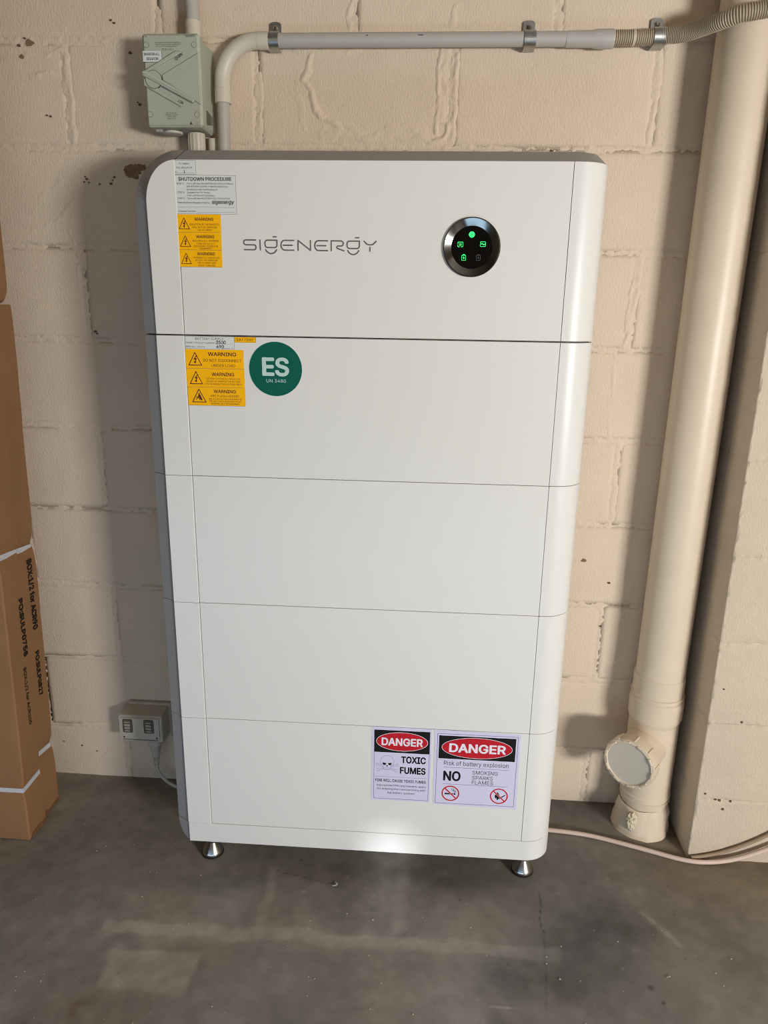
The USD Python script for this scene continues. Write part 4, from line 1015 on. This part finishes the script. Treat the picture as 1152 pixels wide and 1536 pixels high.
# ================================================================== CARTONS
def carton_mesh(x0, x1, y0, y1, z0, z1, pinch=(), amp=.006, seed=0, r=.004, round_low=0.0, fray=0.0):
    """tall carton: softly rounded plan, squeezed where the straps pull, edges slightly wavy, leaning a little."""
    pl = np.array(sbox(x0 + r, y0 + r, x1 - r, y1 - r).buffer(r, quad_segs=4).exterior.coords)[:-1]
    dense = []
    for p, q in zip(pl, np.roll(pl, -1, axis=0)):
        k = max(1, int(np.linalg.norm(q - p) / .02))
        dense += [p + (q - p) * t / k for t in range(k)]
    pl = np.array(dense); cx, cy = (x0 + x1) / 2, (y0 + y1) / 2
    zs = np.unique(np.r_[np.linspace(z0, z1, 70), [z0 + .002, z0 + .006, z1 - .002], np.concatenate([p + np.linspace(-.03, .03, 13) for p in pinch]) if len(pinch) else []])
    zs = zs[(zs >= z0) & (zs <= z1)]
    rows = []
    for z in zs:
        s = sum(amp * math.exp(-((z - p) / .012) ** 2) + amp * .6 * math.exp(-((z - p) / .04) ** 2) for p in pinch)
        e = .0012 if (z - z0 < .003 or z1 - z < .003) else 0
        if round_low and z - z0 < round_low:
            e += round_low * (1 - math.sqrt(max(0, 1 - (1 - (z - z0) / round_low) ** 2))) * .55
        q = pl.copy()
        nz = (meshkit.fbm(np.column_stack([pl * 9, np.full(len(pl), z * 5)]), 3, seed) - .5) * .004
        dx, dy = np.sign(q[:, 0] - cx), np.sign(q[:, 1] - cy)
        ex = np.abs(q[:, 0] - cx) / ((x1 - x0) / 2); ey = np.abs(q[:, 1] - cy) / ((y1 - y0) / 2)
        q[:, 0] -= dx * (ex > .9) * (s + e - nz); q[:, 1] -= dy * (ey > .9) * (s * .5 + e - nz)
        q[:, 0] += .022 * (z - F)            # they lean slightly to the right
        zz = np.full(len(q), z)
        if fray and z - z0 < .03:
            zz = zz + fray * meshkit.fbm(np.column_stack([pl * 60, np.zeros(len(pl))]), 2, seed + 3) * (1 - (z - z0) / .03)
        rows.append(np.column_stack([q, zz]))
    rows = np.array(rows); rows = np.concatenate([rows, rows[:, :1]], 1)
    t = gridmesh(rows)
    top = np.vstack([rows[-1][:-1], rows[-1][:-1].mean(0)]); bot = np.vstack([rows[0][:-1], rows[0][:-1].mean(0)])
    k = len(pl)
    caps = [trimesh.Trimesh(c, [[i, (i + 1) % k, k] for i in range(k)], process=False) for c in (top, bot)]
    t = trimesh.util.concatenate([t] + caps)
    t.merge_vertices(); trimesh.repair.fix_normals(t)
    return t


def strap(name, x0, x1, y0, y1, z, zt, amp, parent, r=.004, h=.0125):
    pl = np.array(sbox(x0 + r, y0 + r, x1 - r, y1 - r).buffer(r, quad_segs=4).exterior.coords)
    cx = (x0 + x1) / 2
    out = []
    for d in (.0008, -.0008):
        q = np.array(Polygon(pl).buffer(-amp * 1.25 + .0012 + d).exterior.coords)
        out.append(q)
    q = np.array(Polygon(pl).buffer(-amp + .0016, join_style=1).exterior.coords)
    i = np.array(Polygon(pl).buffer(-amp - .0006, join_style=1).exterior.coords)
    zl = z + zt * (q[:, 1] - y0); zi = z + zt * (i[:, 1] - y0)
    lx = .022 * (z - F)
    P = []
    n = min(len(q), len(i)); q, i, zl, zi = q[:n], i[:n], zl[:n], zi[:n]
    loop = lambda a, zz, o: np.column_stack([a[:, 0] + lx, a[:, 1], zz + o])
    rows = np.array([loop(i, zi, 0), loop(q, zl, .0004), loop(q, zl, h - .0004), loop(i, zi, h), loop(i, zi, 0)])
    t = gridmesh(rows); trimesh.repair.fix_normals(t)
    obj(name, t, STRAP, parent)


def side_text(s, y, z, h, length, xface, bold=True):
    """printed on a right-hand face, reading downwards, letter tops towards the wall."""
    t = meshkit.text_mesh(s, h, .0004, bold); v = t.vertices.copy()
    v[:, 0] -= v[:, 0].min(); v[:, 0] *= length / v[:, 0].max()
    zz = z - v[:, 0]
    t.vertices = np.column_stack([xface + .022 * (zz - F) + v[:, 2], y + v[:, 1], zz])
    return t


CX0 = -.95
c1 = thing('cardboard_carton', 'tall brown flat-pack carton at the left edge, front one of the strapped pair', 'cardboard box', base=(-.68, .09, F))
XA, XB = -.4125, -.4295
obj('carton', carton_mesh(CX0, XA, .048, .1265, F + .0006, 1.12, (.600, .0190), .004, 11, fray=.004), CARD, c1, smooth=28)
strap('strap', CX0, XA, .048, .1265, .0125, .02, .0038, c1)
strap('strap', CX0, XA, .048, .1265, .594, -.10, .0038, c1)
for q in (side_text('PO:SULP0758', .1010, .4845, .0150, .142, XA + .0022), side_text('BOX:1/2 for ACR100', .0925, .3165, .0105, .147, XA + .0022, False)):
    obj('printed_lettering', q, BLACK, c1)
c2 = thing('cardboard_carton', 'tall brown flat-pack carton nearest the wall, rear one of the strapped pair', 'cardboard box', base=(-.69, .17, F))
obj('carton', carton_mesh(CX0 - .01, XB + .010, .1330, .2060, F + .0006, 1.1285, (.588, .052), .006, 12, fray=.004), CARD, c2, smooth=28)
strap('strap', CX0 - .01, XB + .010, .1330, .2060, .5815, -.12, .0058, c2)
strap('strap', CX0 - .01, XB + .010, .1330, .2060, .0505, -.14, .0058, c2)
for q in (side_text('BOX:1/2 for ACR90', .1620, .5570, .0185, .176, XB + .0122), side_text('PO:SULP0827', .1590, .3250, .0150, .118, XB + .0122)):
    obj('printed_lettering', q, BLACK, c2)
for par, xf, ya, yb, sd in ((c2, XB + .010, .134, .205, 3), (c1, XA, .058, .125, 4)):
    q = np.random.default_rng(sd); yy = np.linspace(ya, yb, 26)
    top = F + .004 + .009 * q.random(26) ** 2 + (.010 * np.exp(-((yy - ya) / .012) ** 2) if par == c2 else .006 * np.exp(-((yy - .075) / .02) ** 2))
    pg = Polygon(np.vstack([np.column_stack([yy, top]), np.column_stack([yy[::-1], np.full(26, F + .0008)])]))
    e = trimesh.creation.extrude_polygon(pg, .0012, engine='earcut'); v = e.vertices
    e.vertices = np.column_stack([xf + .0012 + v[:, 2], v[:, 0], v[:, 1]])
    obj('torn_edge', e, CARDIN, par, label='dark torn bottom edge')
c3 = thing('cardboard_carton', 'round-ended brown carton resting on top of the strapped pair', 'cardboard box', base=(-.69, .17, 1.13))
obj('carton', carton_mesh(CX0, -.4245, .118, .2050, 1.1300, 1.72, (), .004, 13, r=.006, round_low=.035), CARD, c3, smooth=35)

# ================================================================== GRIT
pts = []
for _ in range(120):
    gx, gy = rng.uniform(-.4, 1.25), rng.uniform(-.40, .24)
    s = rng.uniform(.0008, .0022)
    if -.05 < gx < .86 and gy > -.02:
        continue
    ic = trimesh.creation.icosphere(1, s); ic.vertices *= [1, rng.uniform(.5, 1), .5]; ic.vertices += [gx, gy, F + s * .35]
    pts.append(ic)
g = obj('floor_grit', pts, mat('grit', (178, 168, 150), .9), kind='stuff', label='scattered pale crumbs of mortar and dust lying over the concrete floor', category='grit')
cres = flat(Point(0, 0).buffer(.008).difference(Point(-.0035, .001).buffer(.008)), 0, .0015)
v = cres.vertices; cres.vertices = np.column_stack([v[:, 0] + .337, v[:, 2] * .7 - .030, -v[:, 1] + F + .0012]); trimesh.repair.fix_normals(cres)
obj('paint_flake', cres, mat('flake', (196, 190, 178), .8), label='small pale crescent-shaped flake lying on the floor in front of the cabinet', category='flake')
